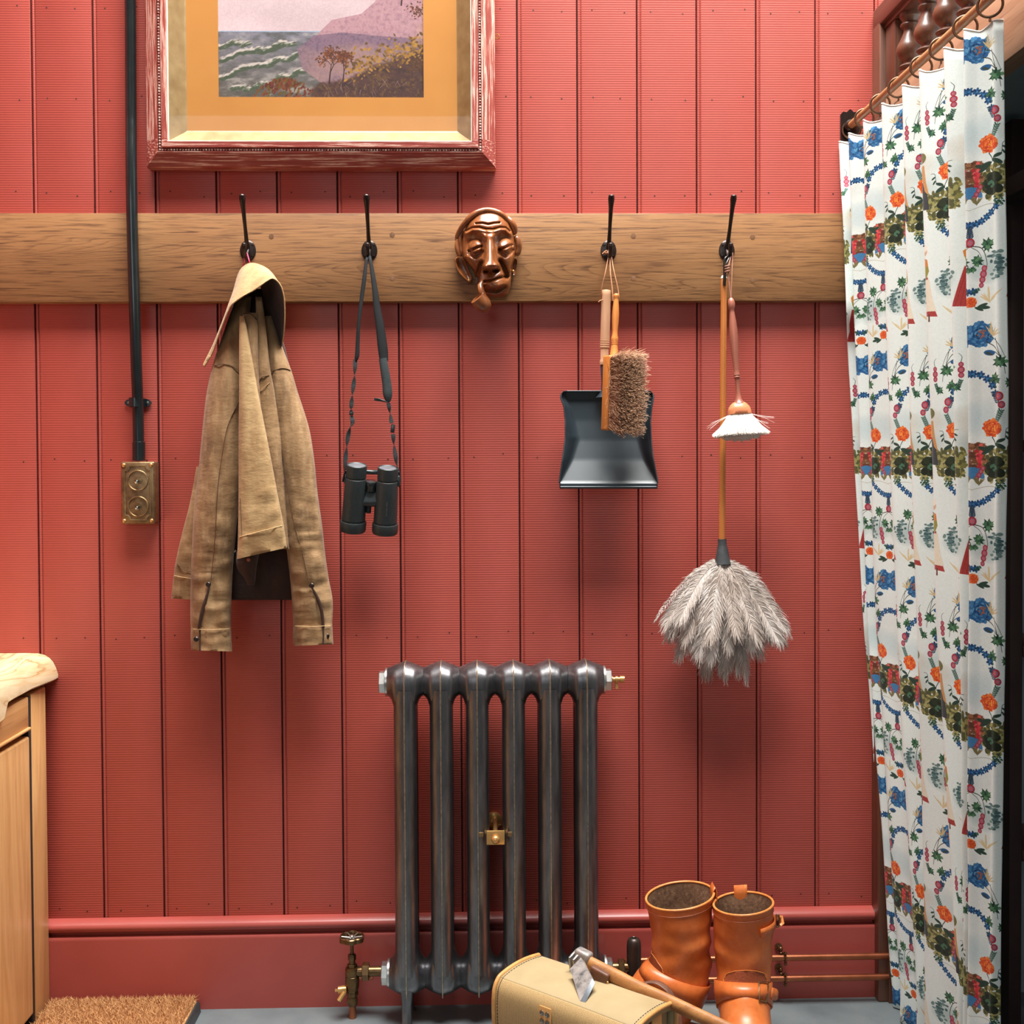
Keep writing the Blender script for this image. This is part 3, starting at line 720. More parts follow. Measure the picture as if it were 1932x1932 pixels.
# hair band / scarf round the skull and hair tufts
def ribbon(name, pts, w, h, parent, mat=MKW, n=10):
    q = spl(pts, 6); P = [mk(x[0], x[1], x[2]) for x in q]
    ws = [w * np.interp(i / (len(q) - 1), [0, .1, .5, .9, 1], [.45, .8, 1, .85, .45]) / 1000 for i in range(len(q))]
    bb = MB(); bb.tube(P, ws, 12, asp=h, up=(0, -1, 0)); return bb.build(name, mat, parent, 60)
ribbon('head_band', [(520, 735, -.036), (545, 650, -.046), (620, 530, -.058), (730, 420, -.064), (840, 375, -.064), (930, 368, -.064), (1030, 395, -.064), (1110, 450, -.060), (1170, 540, -.052)], 6.6, 1.0, mask)
ribbon('hair', [(1120, 450, -.050), (1180, 500, -.054), (1225, 580, -.050), (1225, 660, -.044)], 8.0, .9, mask)
ribbon('hair', [(1235, 680, -.044), (1270, 740, -.044), (1280, 830, -.042), (1255, 920, -.040)], 7.6, .9, mask)
ribbon('hair', [(545, 700, -.040), (530, 780, -.042), (545, 880, -.042), (575, 930, -.040)], 6.0, .9, mask)
ribbon('hair', [(600, 600, -.046), (570, 700, -.046), (575, 800, -.044), (590, 900, -.044)], 5.0, .9, mask)
# ears: shell with a hollow
def ear(pts, name='ear'):
    rows = []
    cu = sum(p[0] for p in pts) / len(pts); cv = sum(p[1] for p in pts) / len(pts)
    for f_, d in ((1.0, 0.0), (1.02, 0.008), (.93, .015), (.8, .0135), (.62, .006), (.35, .004), (0.02, .004)):
        rows.append([mk(cu + (x - cu) * f_, cv + (y - cv) * f_, YB - .005 - d) for x, y in [tuple(p) for p in spl(pts, 4, True)]])
    bb = MB(); bb.grid(rows, cu=True, cap1=True); return bb.build(name, MKW, mask, 70)
ear([(500, 970), (540, 925), (600, 940), (640, 1010), (680, 1110), (715, 1190), (700, 1240), (640, 1215), (560, 1130), (515, 1050)])
ear([(1215, 960), (1245, 940), (1265, 980), (1255, 1060), (1240, 1140), (1215, 1160), (1200, 1100), (1205, 1020)])
for u, v in ((676, 1218), (1212, 1105)):
    b = MB(); b.ball(mk(u, v, YB - .019), .0030); b.build('earring', BRASS, mask, 60, label='tiny brass ear stud')
# pipe: stem from the mouth corner, bowl below
b = MB(); b.tube([mk(845, 1235, -.075), mk(815, 1285, -.082), mk(822, 1340, -.088), mk(860, 1410, -.090)], [.0055, .0062, .0066, .0058], 12)
b.lathe([(.006, 0), (.0125, .004), (.0165, .013), (.0172, .023), (.0158, .033), (.0125, .034), (.011, .022), (0, .02)], mk(905, 1580, -.088), Vector((-.55, -.25, .62)), 20)
b.build('tobacco_pipe', MKW, mask, 50)
# ------------------------------------------------------------ waxed canvas jacket on the first hook
def cloth(name, stops, fleck, lining=False):
    k = NT(name)
    n1 = k.noise(k.coord((9, 9, 5)), 2.2, 5, .6, .4); n2 = k.noise(k.coord((70, 70, 22)), 1.0, 4, .6)
    c = k.ramp(n1, stops)
    c = k.mix(k.math('MULTIPLY', k.ramp(n2, [(.48, (0.0, 0.0, 0.0)), (.68, (1.0, 1.0, 1.0))]), .35), c, fleck)
    k.set(c, .72, 0, .3, Sheen_Weight=.15)
    b1 = k.bump(k.noise(k.coord((60, 60, 120)), 1.0, 4, .6), .35, .003)
    k.bump(k.noise(k.coord((900, 900, 900)), 1.0, 2), .25, .0006, b1); return k.m
CANV = cloth('waxed_canvas', [(.28, (104, 74, 46)), (.5, (140, 107, 71)), (.72, (172, 138, 98))], (182, 152, 112))
CANVL = cloth('worn_canvas', [(.28, (150, 116, 76)), (.5, (174, 142, 98)), (.75, (188, 157, 112))], (142, 106, 66))
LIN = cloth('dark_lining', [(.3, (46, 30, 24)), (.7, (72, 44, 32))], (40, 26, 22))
SEAM = mottled('seam_thread', [(.4, (74, 50, 34)), (.6, (96, 66, 44))], ns=300, rough=.8)
STITCH = mottled('pale_stitching', [(.4, (188, 150, 104)), (.6, (206, 172, 126))], ns=300, rough=.8)
jk = thing('jacket', 'faded tan waxed canvas jacket hanging by its pink loop from a coat hook', 'jacket', at(480, 860, -.07))
LS = [(560, 446, 474, -.070, .012), (620, 424, 470, -.074, .020), (690, 401, 466, -.080, .027), (740, 390, 466, -.086, .031), (790, 384, 464, -.088, .033), (850, 378, 461, -.089, .034), (900, 373, 457, -.089, .034), (960, 366, 450, -.088, .034), (1040, 362, 442, -.087, .033), (1100, 360, 438, -.086, .031), (1160, 359, 436, -.085, .029), (1206, 361, 436, -.084, .026)]
RS = [(596, 488, 512, -.066, .014), (650, 494, 531, -.070, .022), (697, 500, 549, -.075, .028), (740, 506, 562, -.080, .031), (807, 516, 583, -.083, .033), (869, 524, 593, -.084, .034), (928, 530, 599, -.084, .034), (993, 534, 608, -.083, .033), (1040, 541, 613, -.082, .032), (1090, 547, 620, -.081, .031), (1138, 551, 628, -.080, .028), (1200, 554, 625, -.079, .025)]
wr = lambda py: .0004 + .0062 * smooth(py, 860, 1090)
o = loft(LS, 8, 48, wr, (34, 11), .004, (12, 100), 1).build('sleeve', CANV, jk, 0 or 80)
o2 = loft(RS, 8, 48, wr, (34, 11), .004, (12, 100), 2).build('sleeve', CANV, jk, 80)
def line_on(rows, pts, r, name, mat, parent, asp=.5, off=.0004):
    q = spl(pts, 8); P = [at(x[0], x[1], loft_front(rows, x[0], x[1]) - off) for x in q]
    m = MB(); m.tube(P, r, 6, asp=asp, up=(0, -1, 0)); return m.build(name, mat, parent, 60)
line_on(LS, [(452, 756), (429, 807), (416, 880), (410, 934), (406, 1009), (398, 1096)], .0012, 'seam', SEAM, o, off=.0022)
line_on(RS, [(508, 745), (523, 800), (533, 860), (543, 925), (556, 993), (571, 1045), (583, 1098)], .0012, 'seam', SEAM, o2, off=.0022)
line_on(LS, [(404, 690), (420, 687), (436, 690), (450, 699), (458, 706)], .0011, 'yoke_seam', SEAM, o, off=.002)
line_on(RS, [(503, 706), (515, 700), (530, 695), (541, 696), (548, 699)], .0011, 'yoke_seam', SEAM, o2, off=.002)
# cuffs, open slit edge, studs
def cuff(a, b_, l, r, Y, h, sl, par, seed):
    rows = [(a, l, r, Y, h, sl), ((a + b_) / 2, l - .5, r + .8, Y, h * 1.04, sl), (b_, l + 1, r + 2, Y, h, sl)]
    return loft(rows, 6, 40, .0025, (20, 14), .002, (12, 60), seed).build('cuff', CANV, par, 80)
cu1 = cuff(1184, 1228, 360, 436, -.084, .0285, .03, jk, 5); cu2 = cuff(1178, 1217, 553, 627, -.079, .0275, -.04, jk, 6)
for rows, pts, par in ((LS, [(397, 1098), (390, 1125), (381, 1155), (375, 1186)], o), (RS, [(584, 1102), (596, 1122), (606, 1150), (610, 1184)], o2)):
    q = spl(pts, 6); P = [at(x[0], x[1], loft_front(rows, x[0], x[1]) - .0035) for x in q]; n_ = len(P)
    m = MB(); m.tube(P, [np.interp(i / (n_ - 1), [0, .5, 1], [.0008, .0038, .0030]) for i in range(n_)], 8, asp=.5, up=(1, 0, 0)); m.build('cuff_slit', LIN, par, 60, label='dark open slit above the cuff')
for cu, l, r, Y, h, sx, py0, py1, sl in ((cu1, 360, 438, -.084, .030, 377, 1184, 1229, .03), (cu2, 553, 629, -.079, .029, 610, 1178, 1217, -.04)):
    rows = [(py0, l, r, Y, h, sl), (py1, l, r, Y, h, sl)]
    line_on(rows, [(l + 4, py0 + 3), ((l + r) / 2, py0 + 4), (r - 5, py0 + 2)], .0008, 'hem_stitch', STITCH, cu, off=.0025)
    P = [at(sx, y, loft_front(rows, sx, y) - .001) for y in (py0 + 2, py1 - 1)]; m = MB(); m.tube(P, .0016, 6, asp=.4); m.build('cuff_opening', LIN, cu, 60)
def stud(px, py, Y, par, r=.0052, mat=None):
    m = MB(); m.lathe([(r, 0), (r * .96, .0015), (r * .72, .0026), (r * .62, .0018), (r * .3, .0022), (0, .0026)], at(px, py, Y), (0, -1, .1), 16); return m.build('stud', mat or BRONZE, par, 40)
stud(393, 1103, loft_front(LS, 393, 1103) - .002, o); stud(588, 1105, loft_front(RS, 588, 1105) - .002, o2)
stud(370, 1206, -.110, cu1); stud(617, 1200, -.098, cu2)
# body: back, hem, front panels
BK = [(545, 450, 505, -.042, .010), (600, 432, 522, -.044, .018), (690, 408, 546, -.046, .024), (800, 394, 566, -.047, .026), (900, 386, 580, -.047, .026), (1040, 384, 585, -.047, .024), (1100, 395, 572, -.047, .020), (1132, 420, 560, -.047, .016)]
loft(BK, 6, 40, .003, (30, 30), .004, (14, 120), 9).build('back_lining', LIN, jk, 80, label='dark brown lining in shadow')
HM = [(880, 371, 392, -.046, .005), (950, 358, 392, -.048, .009), (1009, 343, 392, -.050, .011), (1057, 332, 392, -.050, .012), (1092, 327, 392, -.050, .012), (1131, 323, 392, -.050, .011, .05)]
h1 = loft(HM, 6, 32, .003, (24, 14), .003, (12, 70), 11).build('back_hem', CANV, jk, 80)
line_on(HM, [(329, 1086), (345, 1089), (362, 1092)], .0010, 'hem_stitch', STITCH, h1, off=.0024); line_on(HM, [(334, 1062), (345, 1074), (362, 1079)], .0013, 'seam', SEAM, h1, off=.0024)
SD = [(560, 482, 494, -.100, .006), (620, 483, 502, -.104, .009), (690, 483, 509, -.106, .011), (740, 484, 518, -.107, .013), (834, 490, 531, -.106, .014), (930, 498, 538, -.106, .014), (1000, 505, 543, -.105, .013), (1036, 512, 546, -.104, .010)]
sd = loft(SD, 6, 28, .002, (30, 20), .003, (11, 120), 13).build('side_panel', CANV, jk, 80)
line_on(SD, [(488, 723), (494, 712), (508, 708)], .0014, 'seam', SEAM, sd, off=.0016); line_on(SD, [(487, 745), (494, 735), (509, 722)], .0010, 'hem_stitch', STITCH, sd, off=.0016)
FD = [(590, 458, 485, -.104, .006), (600, 458, 486, -.110, .010), (640, 462, 487, -.114, .012), (700, 468, 488, -.116, .012), (760, 478, 492, -.116, .008), (800, 484, 494, -.114, .004)]
loft(FD, 8, 28, .001, (30, 30), .002, (9, 120), 15).build('folded_pleat', CANV, jk, 80)
line_on(FD, [(458, 593), (464, 591), (474, 593), (485, 603)], .0011, 'seam', SEAM, jk, off=.002)
FP = [(596, 452, 461, -.118, .005), (620, 451.5, 466, -.124, .008), (666, 451, 474, -.130, .010), (740, 451, 487, -.134, .012), (848, 450, 508, -.137, .014), (928, 450, 523, -.138, .015), (1000, 449, 535, -.138, .015, -.24), (1044, 447, 541, -.137, .014, -.23)]
fp = loft(FP, 8, 40, lambda py: .0006 + .003 * smooth(py, 850, 1000), (26, 20), .003, (14, 130), 17, .8).build('front_panel', CANVL, jk, 80, label='paler worn canvas front')
line_on(FP, [(452, 1013), (470, 1008), (500, 1000), (532, 992)], .0011, 'hem_stitch', STITCH, fp, off=.0030)
line_on(FP, [(453, 940), (455, 985), (456, 1010)], .0007, 'hem_stitch', SEAM, fp, off=.0028)
IP = [(1040, 446, 490, -.112, .008), (1070, 447, 484, -.110, .008), (1092, 462, 482, -.108, .006), (1104, 468, 480, -.106, .003)]
ip = loft(IP, 6, 24, .003, (18, 14), 0, seed=19).build('inner_placket', LIN, jk, 80)
stud(469, 1056, -.124, ip, .0036, mottled('red_stud', [(.4, (168, 92, 74)), (.6, (190, 112, 92))], ns=60, rough=.35))
stud(444, 1040, -.128, fp, .0028, CHROME)
# collar: one sheet from the left point over the neck to the right point
def A(u, v): return 300 + u / 4.6, 340 + v / 4.6
COLR = [((380, 1600, -.085), (392, 1616, -.088)), ((430, 1500, -.083), (462, 1500, -.100)), ((500, 1360, -.078), (528, 1320, -.115)), ((560, 1230, -.070), (580, 1185, -.128)), ((612, 1085, -.062), (625, 1088, -.138)), ((645, 960, -.057), (680, 1040, -.146)),
        ((668, 860, -.054), (745, 995, -.152)), ((700, 780, -.052), (810, 962, -.156)), ((745, 735, -.051), (870, 922, -.158)), ((792, 723, -.051), (930, 878, -.157)), ((850, 770, -.051), (985, 852, -.154)), ((880, 860, -.050), (1035, 885, -.148)), ((890, 960, -.050), (1068, 945, -.142)),
        ((900, 1080, -.050), (1087, 1040, -.134)), ((930, 1200, -.052), (1092, 1170, -.124)), ((990, 1320, -.056), (1086, 1310, -.110)), ((1062, 1425, -.066), (1068, 1440, -.084))]
rows, rows2 = [], []
for (n0, e0) in zip(spl([a for a, _ in COLR], 4), spl([q for _, q in COLR], 4)):
    p0 = at(*A(n0[0], n0[1]), n0[2]); p1 = at(*A(e0[0], e0[1]), e0[2]); L_ = (p1 - p0).length; row = []; row2 = []
    kx = smooth(n0[0], 700, 880); bd = Vector((-.15 + .65 * kx, -.2, .8)).normalized()
    for j in range(13):
        f_ = j / 12; bow = 4 * f_ * (1 - f_) * .10 * L_; p = p0.lerp(p1, f_) + bd * bow
        row.append(p); row2.append(p - bd * .0028 * (1 if j < 12 else .3))
    rows.append(row); rows2.append(row2)
b = MB(); b.grid(rows); cl_ = b.build('collar', CANVL, jk, 80, label='pale turned-up collar')
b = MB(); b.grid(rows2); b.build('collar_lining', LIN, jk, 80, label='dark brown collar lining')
b = MB(); b.tube([r[-1] for r in rows], .0013, 6); b.build('collar_edge', STITCH, cl_, 60)
b = MB(); b.box(at(393, 676, -.110), (.0045, .003, .012), Matrix.Rotation(math.radians(32), 3, 'Y'), .0008); b.build('collar_tab', CANVL, jk)
PINK = mottled('pink_cord', [(.4, (196, 52, 92)), (.6, (216, 76, 112))], ns=90, rough=.6)
hk = HOOKS[0]
b = MB(); b.tube([V(p) for p in spl([at(458, 503, -.050), at(461, 492, -.056), hk + Vector((-.003, -.024, -.011)), hk + Vector((.001, -.026, -.0105)), hk + Vector((.003, -.024, -.011)), at(470, 492, -.058), at(473, 502, -.052)], 5)], .0015, 8); b.build('hanging_loop', PINK, jk, 60, label='pink cord loop')
# ------------------------------------------------------------ binoculars on the second hook
RUB = mottled('black_rubber', [(.3, (44, 51, 52)), (.7, (54, 61, 62))], ns=200, rough=.42, spec=.4, bs=.15, bn=900, bd=.0004)
RUBG = mottled('black_gloss', [(.3, (36, 42, 43)), (.7, (44, 50, 51))], ns=40, rough=.2)
WEB = mottled('black_webbing', [(.3, (40, 46, 48)), (.7, (54, 59, 61))], ns=300, rough=.55, bs=.4, bn=1200, bd=.0005)
PADM = mottled('neoprene_strap', [(.3, (15, 16, 18)), (.7, (22, 23, 25))], ns=40, spec=.25, rough=.7, bs=.2, bn=700)
LENS = mottled('eyepiece_lens', [(.3, (96, 108, 116)), (.7, (132, 144, 150))], ns=30, rough=.12, metal=.3, spec=.9)
bn = thing('binoculars', 'black rubber binoculars hanging by a twisted neck strap from a coat hook', 'binoculars', at(697, 945, -.07))
def B(u, v, Y): return at(600 + u / 5.366, 680 + v / 5.366, Y)
barrels = []
for (u0, v0, u1, v1) in ((394, 1055, 352, 1725), (708, 1082, 676, 1748)):
    top, bot = B(u0, v0, -.098), B(u1, v1, -.064); ax = bot - top; L_ = ax.length; s = L_ / .135
    pr = [(.0, .0045), (.0125, .0045), (.0140, .0040), (.0172, .0012), (.0186, 0), (.0200, .0012), (.0203, .004), (.0202, .024), (.0190, .0255), (.0190, .0268), (.0206, .028), (.0216, .036), (.0225, .060), (.0232, .085), (.0238, .1105), (.0228, .1118), (.0228, .1130), (.0256, .1142), (.0262, .117), (.0262, .130), (.0250, .1345), (.0215, .135), (.021, .128), (.0, .127)]
    m = MB(); m.lathe([(r, h * s) for r, h in pr], top, ax, 36); o = m.build('barrel', RUB, bn, 35); barrels.append((o, top, bot))
    a = ax.normalized()
    m = MB(); m.lathe([(.0172, .0014), (.0150, .0030), (0, .0036)], top, ax, 28); m.build('eyepiece', LENS, o, 60, label='grey eyepiece rim')
    m = MB(); m.torus(top + a * .1136 * s, .0240, .0009, a, 36, 6); m.build('objective_ring', RUBG, o, 60)
m = MB(); c0 = B(540, 1130, -.088)
m.tube([B(430, 1118, -.090), B(500, 1128, -.087), B(560, 1132, -.087), B(645, 1130, -.090)], [.0052, .0046, .0046, .0052], 12); m.build('upper_hinge', RUBG, bn, 50)
m = MB(); axb = (barrels[0][2] - barrels[0][1]).normalized()
m.lathe([(0, -.001), (.0115, 0), (.0122, .0015), (.0122, .0095), (.0112, .011), (.0112, .02)], B(538, 1222, -.090), axb, 30); m.build('focus_wheel', RUBG, bn, 35)
m = MB(); m.box(B(530, 1375, -.078), (.046, .024, .042), Matrix.Rotation(math.radians(-14), 3, 'X'), .009, 4); m.lathe([(.0055, 0), (.0055, .034)], B(520, 1375, -.078), axb, 16); m.build('bridge', RUB, bn, 40)
for (u, v, sx) in ((278, 1160, -1), (818, 1190, 1)):
    m = MB(); m.tube([B(u + 14 * -sx, v - 55, -.093), B(u + sx * 6, v - 62, -.093), B(u + sx * 10, v - 40, -.092), B(u - 10 * sx, v - 30, -.090)], .0016, 8); m.box(B(u - sx * 4, v + 30, -.089), (.0085, .010, .022), None, .003); m.build('strap_lug', RUBG, bn, 50)
fc = bpy.data.curves.new('lettering', 'FONT'); fc.body = 'NATURE-TREK'; fc.size = .0046; fc.extrude = .0001; fc.align_x = 'CENTER'; fc.align_y = 'CENTER'
tmp = bpy.data.objects.new('tmp', fc); COL.objects.link(tmp); bpy.context.view_layer.update()
me = bpy.data.meshes.new_from_object(tmp); bpy.data.objects.remove(tmp)
lo = bpy.data.objects.new('lettering', me); COL.objects.link(lo); lo.parent = bn
me.materials.clear(); me.materials.append(mottled('print_grey', [(.4, (96, 98, 96)), (.6, (110, 112, 110))], ns=50, rough=.5))
o, top, bot = barrels[1]; axr = (bot - top).normalized(); nrm = (Vector((0.15, -1, 0)) - axr * Vector((.15, -1, 0)).dot(axr)).normalized()
tx = -axr; ty = nrm.cross(tx)
pos = top + axr * .080 + nrm * .0234
lo.matrix_local = Matrix.Translation(pos - wloc(bn)) @ Matrix((tx, ty, nrm)).transposed().to_4x4()
lo['label'] = 'small grey lettering up the right barrel'
# strap: thin padded neck part folded over the hook, twisted webbing below
def H(u, v, Y): return at(600 + u / 5.366, 340 + v / 5.366, Y)
def flat(name, pts, mat, parent, n=10, asp=.3, up=(1, 0, 0)):
    """pts = (point, half width)"""
    q = spl([tuple(p) + (w,) for p, w in pts], 6); m = MB(); m.tube([V(x) for x in q], [float(x[3]) for x in q], n, asp=asp, up=up); return m.build(name, mat, parent, 60)
hk = HOOKS[1]
st = flat('neck_strap', [(H(372, 1840, -.090), .0020), (H(395, 1780, -.090), .0044), (H(402, 1640, -.088), .0040), (H(412, 1450, -.086), .0035), (H(436, 1240, -.082), .0038), (H(468, 1000, -.076), .0042), (H(486, 840, -.070), .0030), (H(495, 790, -.066), .0026), (hk + Vector((-.001, -.026, -.0120)), .0026)], PADM, bn, 12)
flat('neck_strap', [(hk + Vector((.001, -.026, -.0120)), .0026), (H(526, 785, -.066), .0030), (H(545, 900, -.072), .0042), (H(575, 1100, -.078), .0056), (H(598, 1300, -.082), .0072), (H(628, 1480, -.085), .0086), (H(655, 1700, -.088), .0098), (H(668, 1830, -.090), .0086)], PADM, bn, 12)
flat('strap_pad', [(B(655, -20, -.092), .0078), (B(675, 100, -.094), .0086), (B(695, 230, -.095), .0090), (B(705, 340, -.096), .0092), (B(710, 400, -.096), .0060), (B(712, 425, -.096), .0028)], RUB, st, 12, .42)
def twist(pts, w, turns, par, ph=0.0):
    q = spl(pts, 8); n_ = len(q); m = MB(); P = [V(x) for x in q]; rows = []
    for i, p in enumerate(P):
        t = (P[min(i + 1, n_ - 1)] - P[max(i - 1, 0)]).normalized(); x = Vector((0, -1, 0)); x = (x - t * x.dot(t)).normalized(); y = t.cross(x)
        a = ph + turns * math.pi * i / (n_ - 1); d = (x * math.cos(a) + y * math.sin(a)); e = t.cross(d)
        rows.append([p + d * w + e * .0007, p - d * w + e * .0007, p - d * w - e * .0007, p + d * w - e * .0007])
    m.grid(rows, cu=True, cap0=True, cap1=True); return m.build('strap_webbing', WEB, par, 50)
twist([B(378, -10, -.090), B(370, 160, -.091), B(352, 310, -.092), B(338, 450, -.093), B(336, 520, -.093)], .0042, 3.0, st, .8)
twist([B(338, 560, -.093), B(350, 625, -.094), B(322, 690, -.094), B(300, 790, -.094), B(290, 880, -.094), B(278, 1000, -.094), B(270, 1110, -.094), B(264, 1230, -.090)], .0042, 3.2, st, .5)
twist([B(713, 430, -.096), B(728, 520, -.096), B(745, 635, -.096)], .0040, 1.2, st, .9)
twist([B(760, 745, -.096), B(768, 840, -.096), B(782, 950, -.096), B(798, 1060, -.096), B(818, 1180, -.092), B(820, 1280, -.088)], .0042, 2.6, st, 1.2)
twist([B(702, 424, -.097), B(640, 405, -.102), B(568, 392, -.104)], .0028, .5, st, 0)
for u, v in ((338, 535), (757, 690), (713, 448)):
    m = MB(); m.box(B(u, v, -.094), (.0082 if u != 713 else .0055, .0048, .0085 if u != 757 else .0165), Matrix.Rotation(.12, 3, 'Y'), .0015); m.build('strap_buckle', RUBG, st, 40)
# ------------------------------------------------------------ dustpan and hand brush on the third hook
BEECH = wood('pale_beech', (222, 176, 138), (202, 152, 116), (166, 112, 80), 'Z', .45, 1.2, 5, .04, pores=.2)
ORW = wood('varnished_handle', (204, 132, 66), (182, 108, 50), (140, 76, 34), 'Z', .32, 1.2, 5, .04, coat=.3, pores=.2)
PAN = mottled('black_pan_enamel', [(.3, (34, 44, 50)), (.7, (42, 52, 58))], ns=14, rough=.40, spec=.6, bs=.05, bn=60)
CORD = mottled('leather_cord', [(.3, (168, 112, 78)), (.7, (196, 140, 102))], ns=200, rough=.6)
dp = thing('dustpan', 'black metal dustpan with pale beech handle hanging by a cord from the third hook', 'dustpan', at(1148, 760, -.05))
LE = [(0, 1064), (.03, 1059), (.07, 1058), (.15, 1064), (.3, 1067), (.48, 1067), (.65, 1063), (.85, 1057.5), (.93, 1055.5), (.96, 1057), (1.0, 1057)]
RE = [(0, 1227), (.03, 1232), (.07, 1233), (.15, 1230), (.3, 1227), (.48, 1228), (.65, 1231), (.85, 1238), (.93, 1241), (.96, 1239.5), (1.0, 1239.5)]
def pan_pt(s, t):
    l = float(np.interp(t, [a for a, _ in LE], [q for _, q in LE])); r = float(np.interp(t, [a for a, _ in RE], [q for _, q in RE]))
    Y = float(np.interp(t, [0, .1, .3, .5, .7, .93, .95, 1.0], [-.050, -.041, -.043, -.052, -.067, -.090, -.0935, -.0930]))
    si = float(np.interp(t, [0, .2, .48, .7, .93, 1], [.93, .80, .66, .78, .985, 1.0])); h = float(np.interp(t, [0, .1, .35, .7, .93, 1], [.020, .034, .036, .026, .004, 0]))
    q = max(0.0, (abs(s) - si) / max(.001, 1.0 - si)); y = Y - h * smooth(q, 0, 1.05) * 1.0
    return at((l + r) / 2 + (r - l) / 2 * s, 738 + (922 - 738) * t, y)
b = MB(); ts = sorted(set([0, .012, .025, .04, .06, .08] + [i / 44 for i in range(45)] + [.93, .945, .96])); ss = [math.sin(math.pi / 2 * (-1 + 2 * i / 64)) for i in range(65)]
b.grid([[pan_pt(s, t) for s in ss] for t in ts]); o = b.build('pan', PAN, dp, 50); solid(o, .0016, -1)
b = MB()
for s in (-1, 1): b.tube([pan_pt(s, i / 30) for i in range(1, 29)], .0017, 8)
b.tube([pan_pt(-.93 + 1.86 * i / 20, 0) for i in range(21)], .0014, 8); b.build('rolled_rim', PAN, dp, 60)
b = MB(); b.tube([pan_pt(-.995 + 1.99 * i / 20, .985) + Vector((0, .001, 0)) for i in range(21)], .0026, 10); b.build('lip', PAN, dp, 60)
p0, p1 = at(1140, 688, -.048), at(1144, 742, -.046); ax = p1 - p0
b = MB(); b.lathe([(.0072, 0), (.0080, .001), (.0082, ax.length * .6), (.0100, ax.length * .85), (.0160, ax.length * 1.0), (.0230, ax.length * 1.12)], p0, ax, 24); b.build('neck', PAN, dp, 50)
t0 = at(1144, 547, -.056); ax = p0 - t0; L_ = ax.length
hp = [(0, .0), (.0080, .0002), (.0092, .0018), (.0094, .010), (.0092, .016), (.0093, .10 * L_ / .15), (.0096, .35 * L_), (.0096, .655 * L_)]
for i in range(4): z_ = (.665 + .030 * i) * L_; hp += [(.0096, z_), (.0098, z_ + .0012), (.0096, z_ + .0026), (.0082, z_ + .0034)]
hp += [(.0086, .80 * L_), (.0080, .92 * L_), (.0092, .95 * L_), (.0095, .97 * L_), (.0090, L_)]
hp = sorted(hp, key=lambda q: q[1])
b = MB(); b.lathe(hp, t0, ax, 28); b.build('handle', BEECH, dp, 40, label='pale turned beech handle')
hk = HOOKS[2]; tie = hk + Vector((-.002, -.024, -.013))
b = MB()
for q in ([tie, at(1142, 515, -.066), at(1135, 546, -.062), at(1136, 566, -.056)], [tie + Vector((.003, 0, 0)), at(1151, 515, -.066), at(1156, 546, -.062), at(1155, 566, -.056)]): b.tube([V(p) for p in spl(q, 5)], .0011, 6)
b.tube([at(1129, 570, -.060), at(1133, 567, -.062), at(1138, 566, -.060)], .0012, 6); b.build('cord', CORD, dp, 60)

br = thing('hand_brush', 'hand brush with orange wood handle and thick brown bristles hanging over the dustpan', 'brush', at(1168, 750, -.1))
t0 = at(1163, 554, -.082); p1 = at(1158.5, 674, -.094); ax = p1 - t0; L_ = ax.length
b = MB(); b.lathe([(0, 0), (.0040, .0004), (.0056, .002), (.0060, .005), (.0056, .008), (.0046, .0105), (.0050, .014), (.0066, .030), (.0072, .042), (.0068, .058), (.0056, .075), (.0056, .084), (.0072, .090), (.0074, .094), (.0066, .098), (.0066, .1005), (.0060, .1010), (.0066, .1015), (.0066, .1035), (.0060, .104), (.0068, .108), (.0085, L_ - .004), (.0105, L_)], t0, ax, 24); b.build('handle', ORW, br, 40)
nb = Vector((.62, -.78, 0)).normalized(); wb = Vector((.78, .62, 0)).normalized(); upv = (t0 - at(1150, 820, -.105)).normalized()
zt, zb = at(1160, 671, -.1), at(1157, 812, -.1); bc = (at(1164.5, 671, -.104) + at(1160, 812, -.104)) / 2; Lb = (zt - zb).length
lean = (at(1164.5, 671, -.104) - at(1160, 812, -.104)).normalized()
rot = Matrix((wb, nb, lean)).transposed()
b = MB(); b.box(bc - nb * .009, (.044, .020, Lb), rot, .0035, 3); b.build('block', ORW, br, 40)
k = NT('horsehair'); n1 = k.noise(k.coord((260, 260, 260)), 1.0, 2); k.set(k.ramp(n1, [(.25, (112, 78, 58)), (.5, (176, 134, 104)), (.75, (222, 190, 160))]), .5, 0, .4); HAIR = k.m
rn = random.Random(11); b = MB()
for i in range(5200):
    u, w = rn.uniform(-1, 1), rn.uniform(-1, 1)
    base = bc + wb * (u * .019) + lean * (w * (Lb / 2 - .004)) + Vector((0, 0, .001))
    L1 = rn.uniform(.046, .056); d = (nb + wb * (u * .42 + rn.gauss(0, .10)) + lean * (w * .20 + rn.gauss(0, .11) - .04)).normalized()
    q1 = base + d * L1 * .55; q2 = q1 + (d + Vector((0, 0, -.10)) + wb * rn.gauss(0, .1)).normalized() * L1 * .45
    b.strand([base, q1, q2], .00042, .00030)
for i in range(60):
    w = rn.uniform(-1, 1); u = rn.choice((-1, 1)); base = bc + wb * (u * .018) + lean * (w * (Lb / 2 - .004)); d = (nb * .6 + wb * (u * rn.uniform(.4, .9)) + lean * rn.gauss(.15, .4)).normalized()
    b.strand([base, base + d * .035, base + d * .058 + Vector((0, 0, -.004))], .00036, .0002)
o = b.build('bristles', HAIR, br, 60); o['kind'] = 'stuff'
b = MB()
for q in ([tie + Vector((.002, -.003, 0)), at(1152, 515, -.072), at(1155, 545, -.080), at(1157, 568, -.083)], [tie + Vector((.004, -.003, .001)), at(1158, 510, -.072), at(1166, 545, -.080), at(1168, 562, -.083)]): b.tube([V(p) for p in spl(q, 5)], .0010, 6)
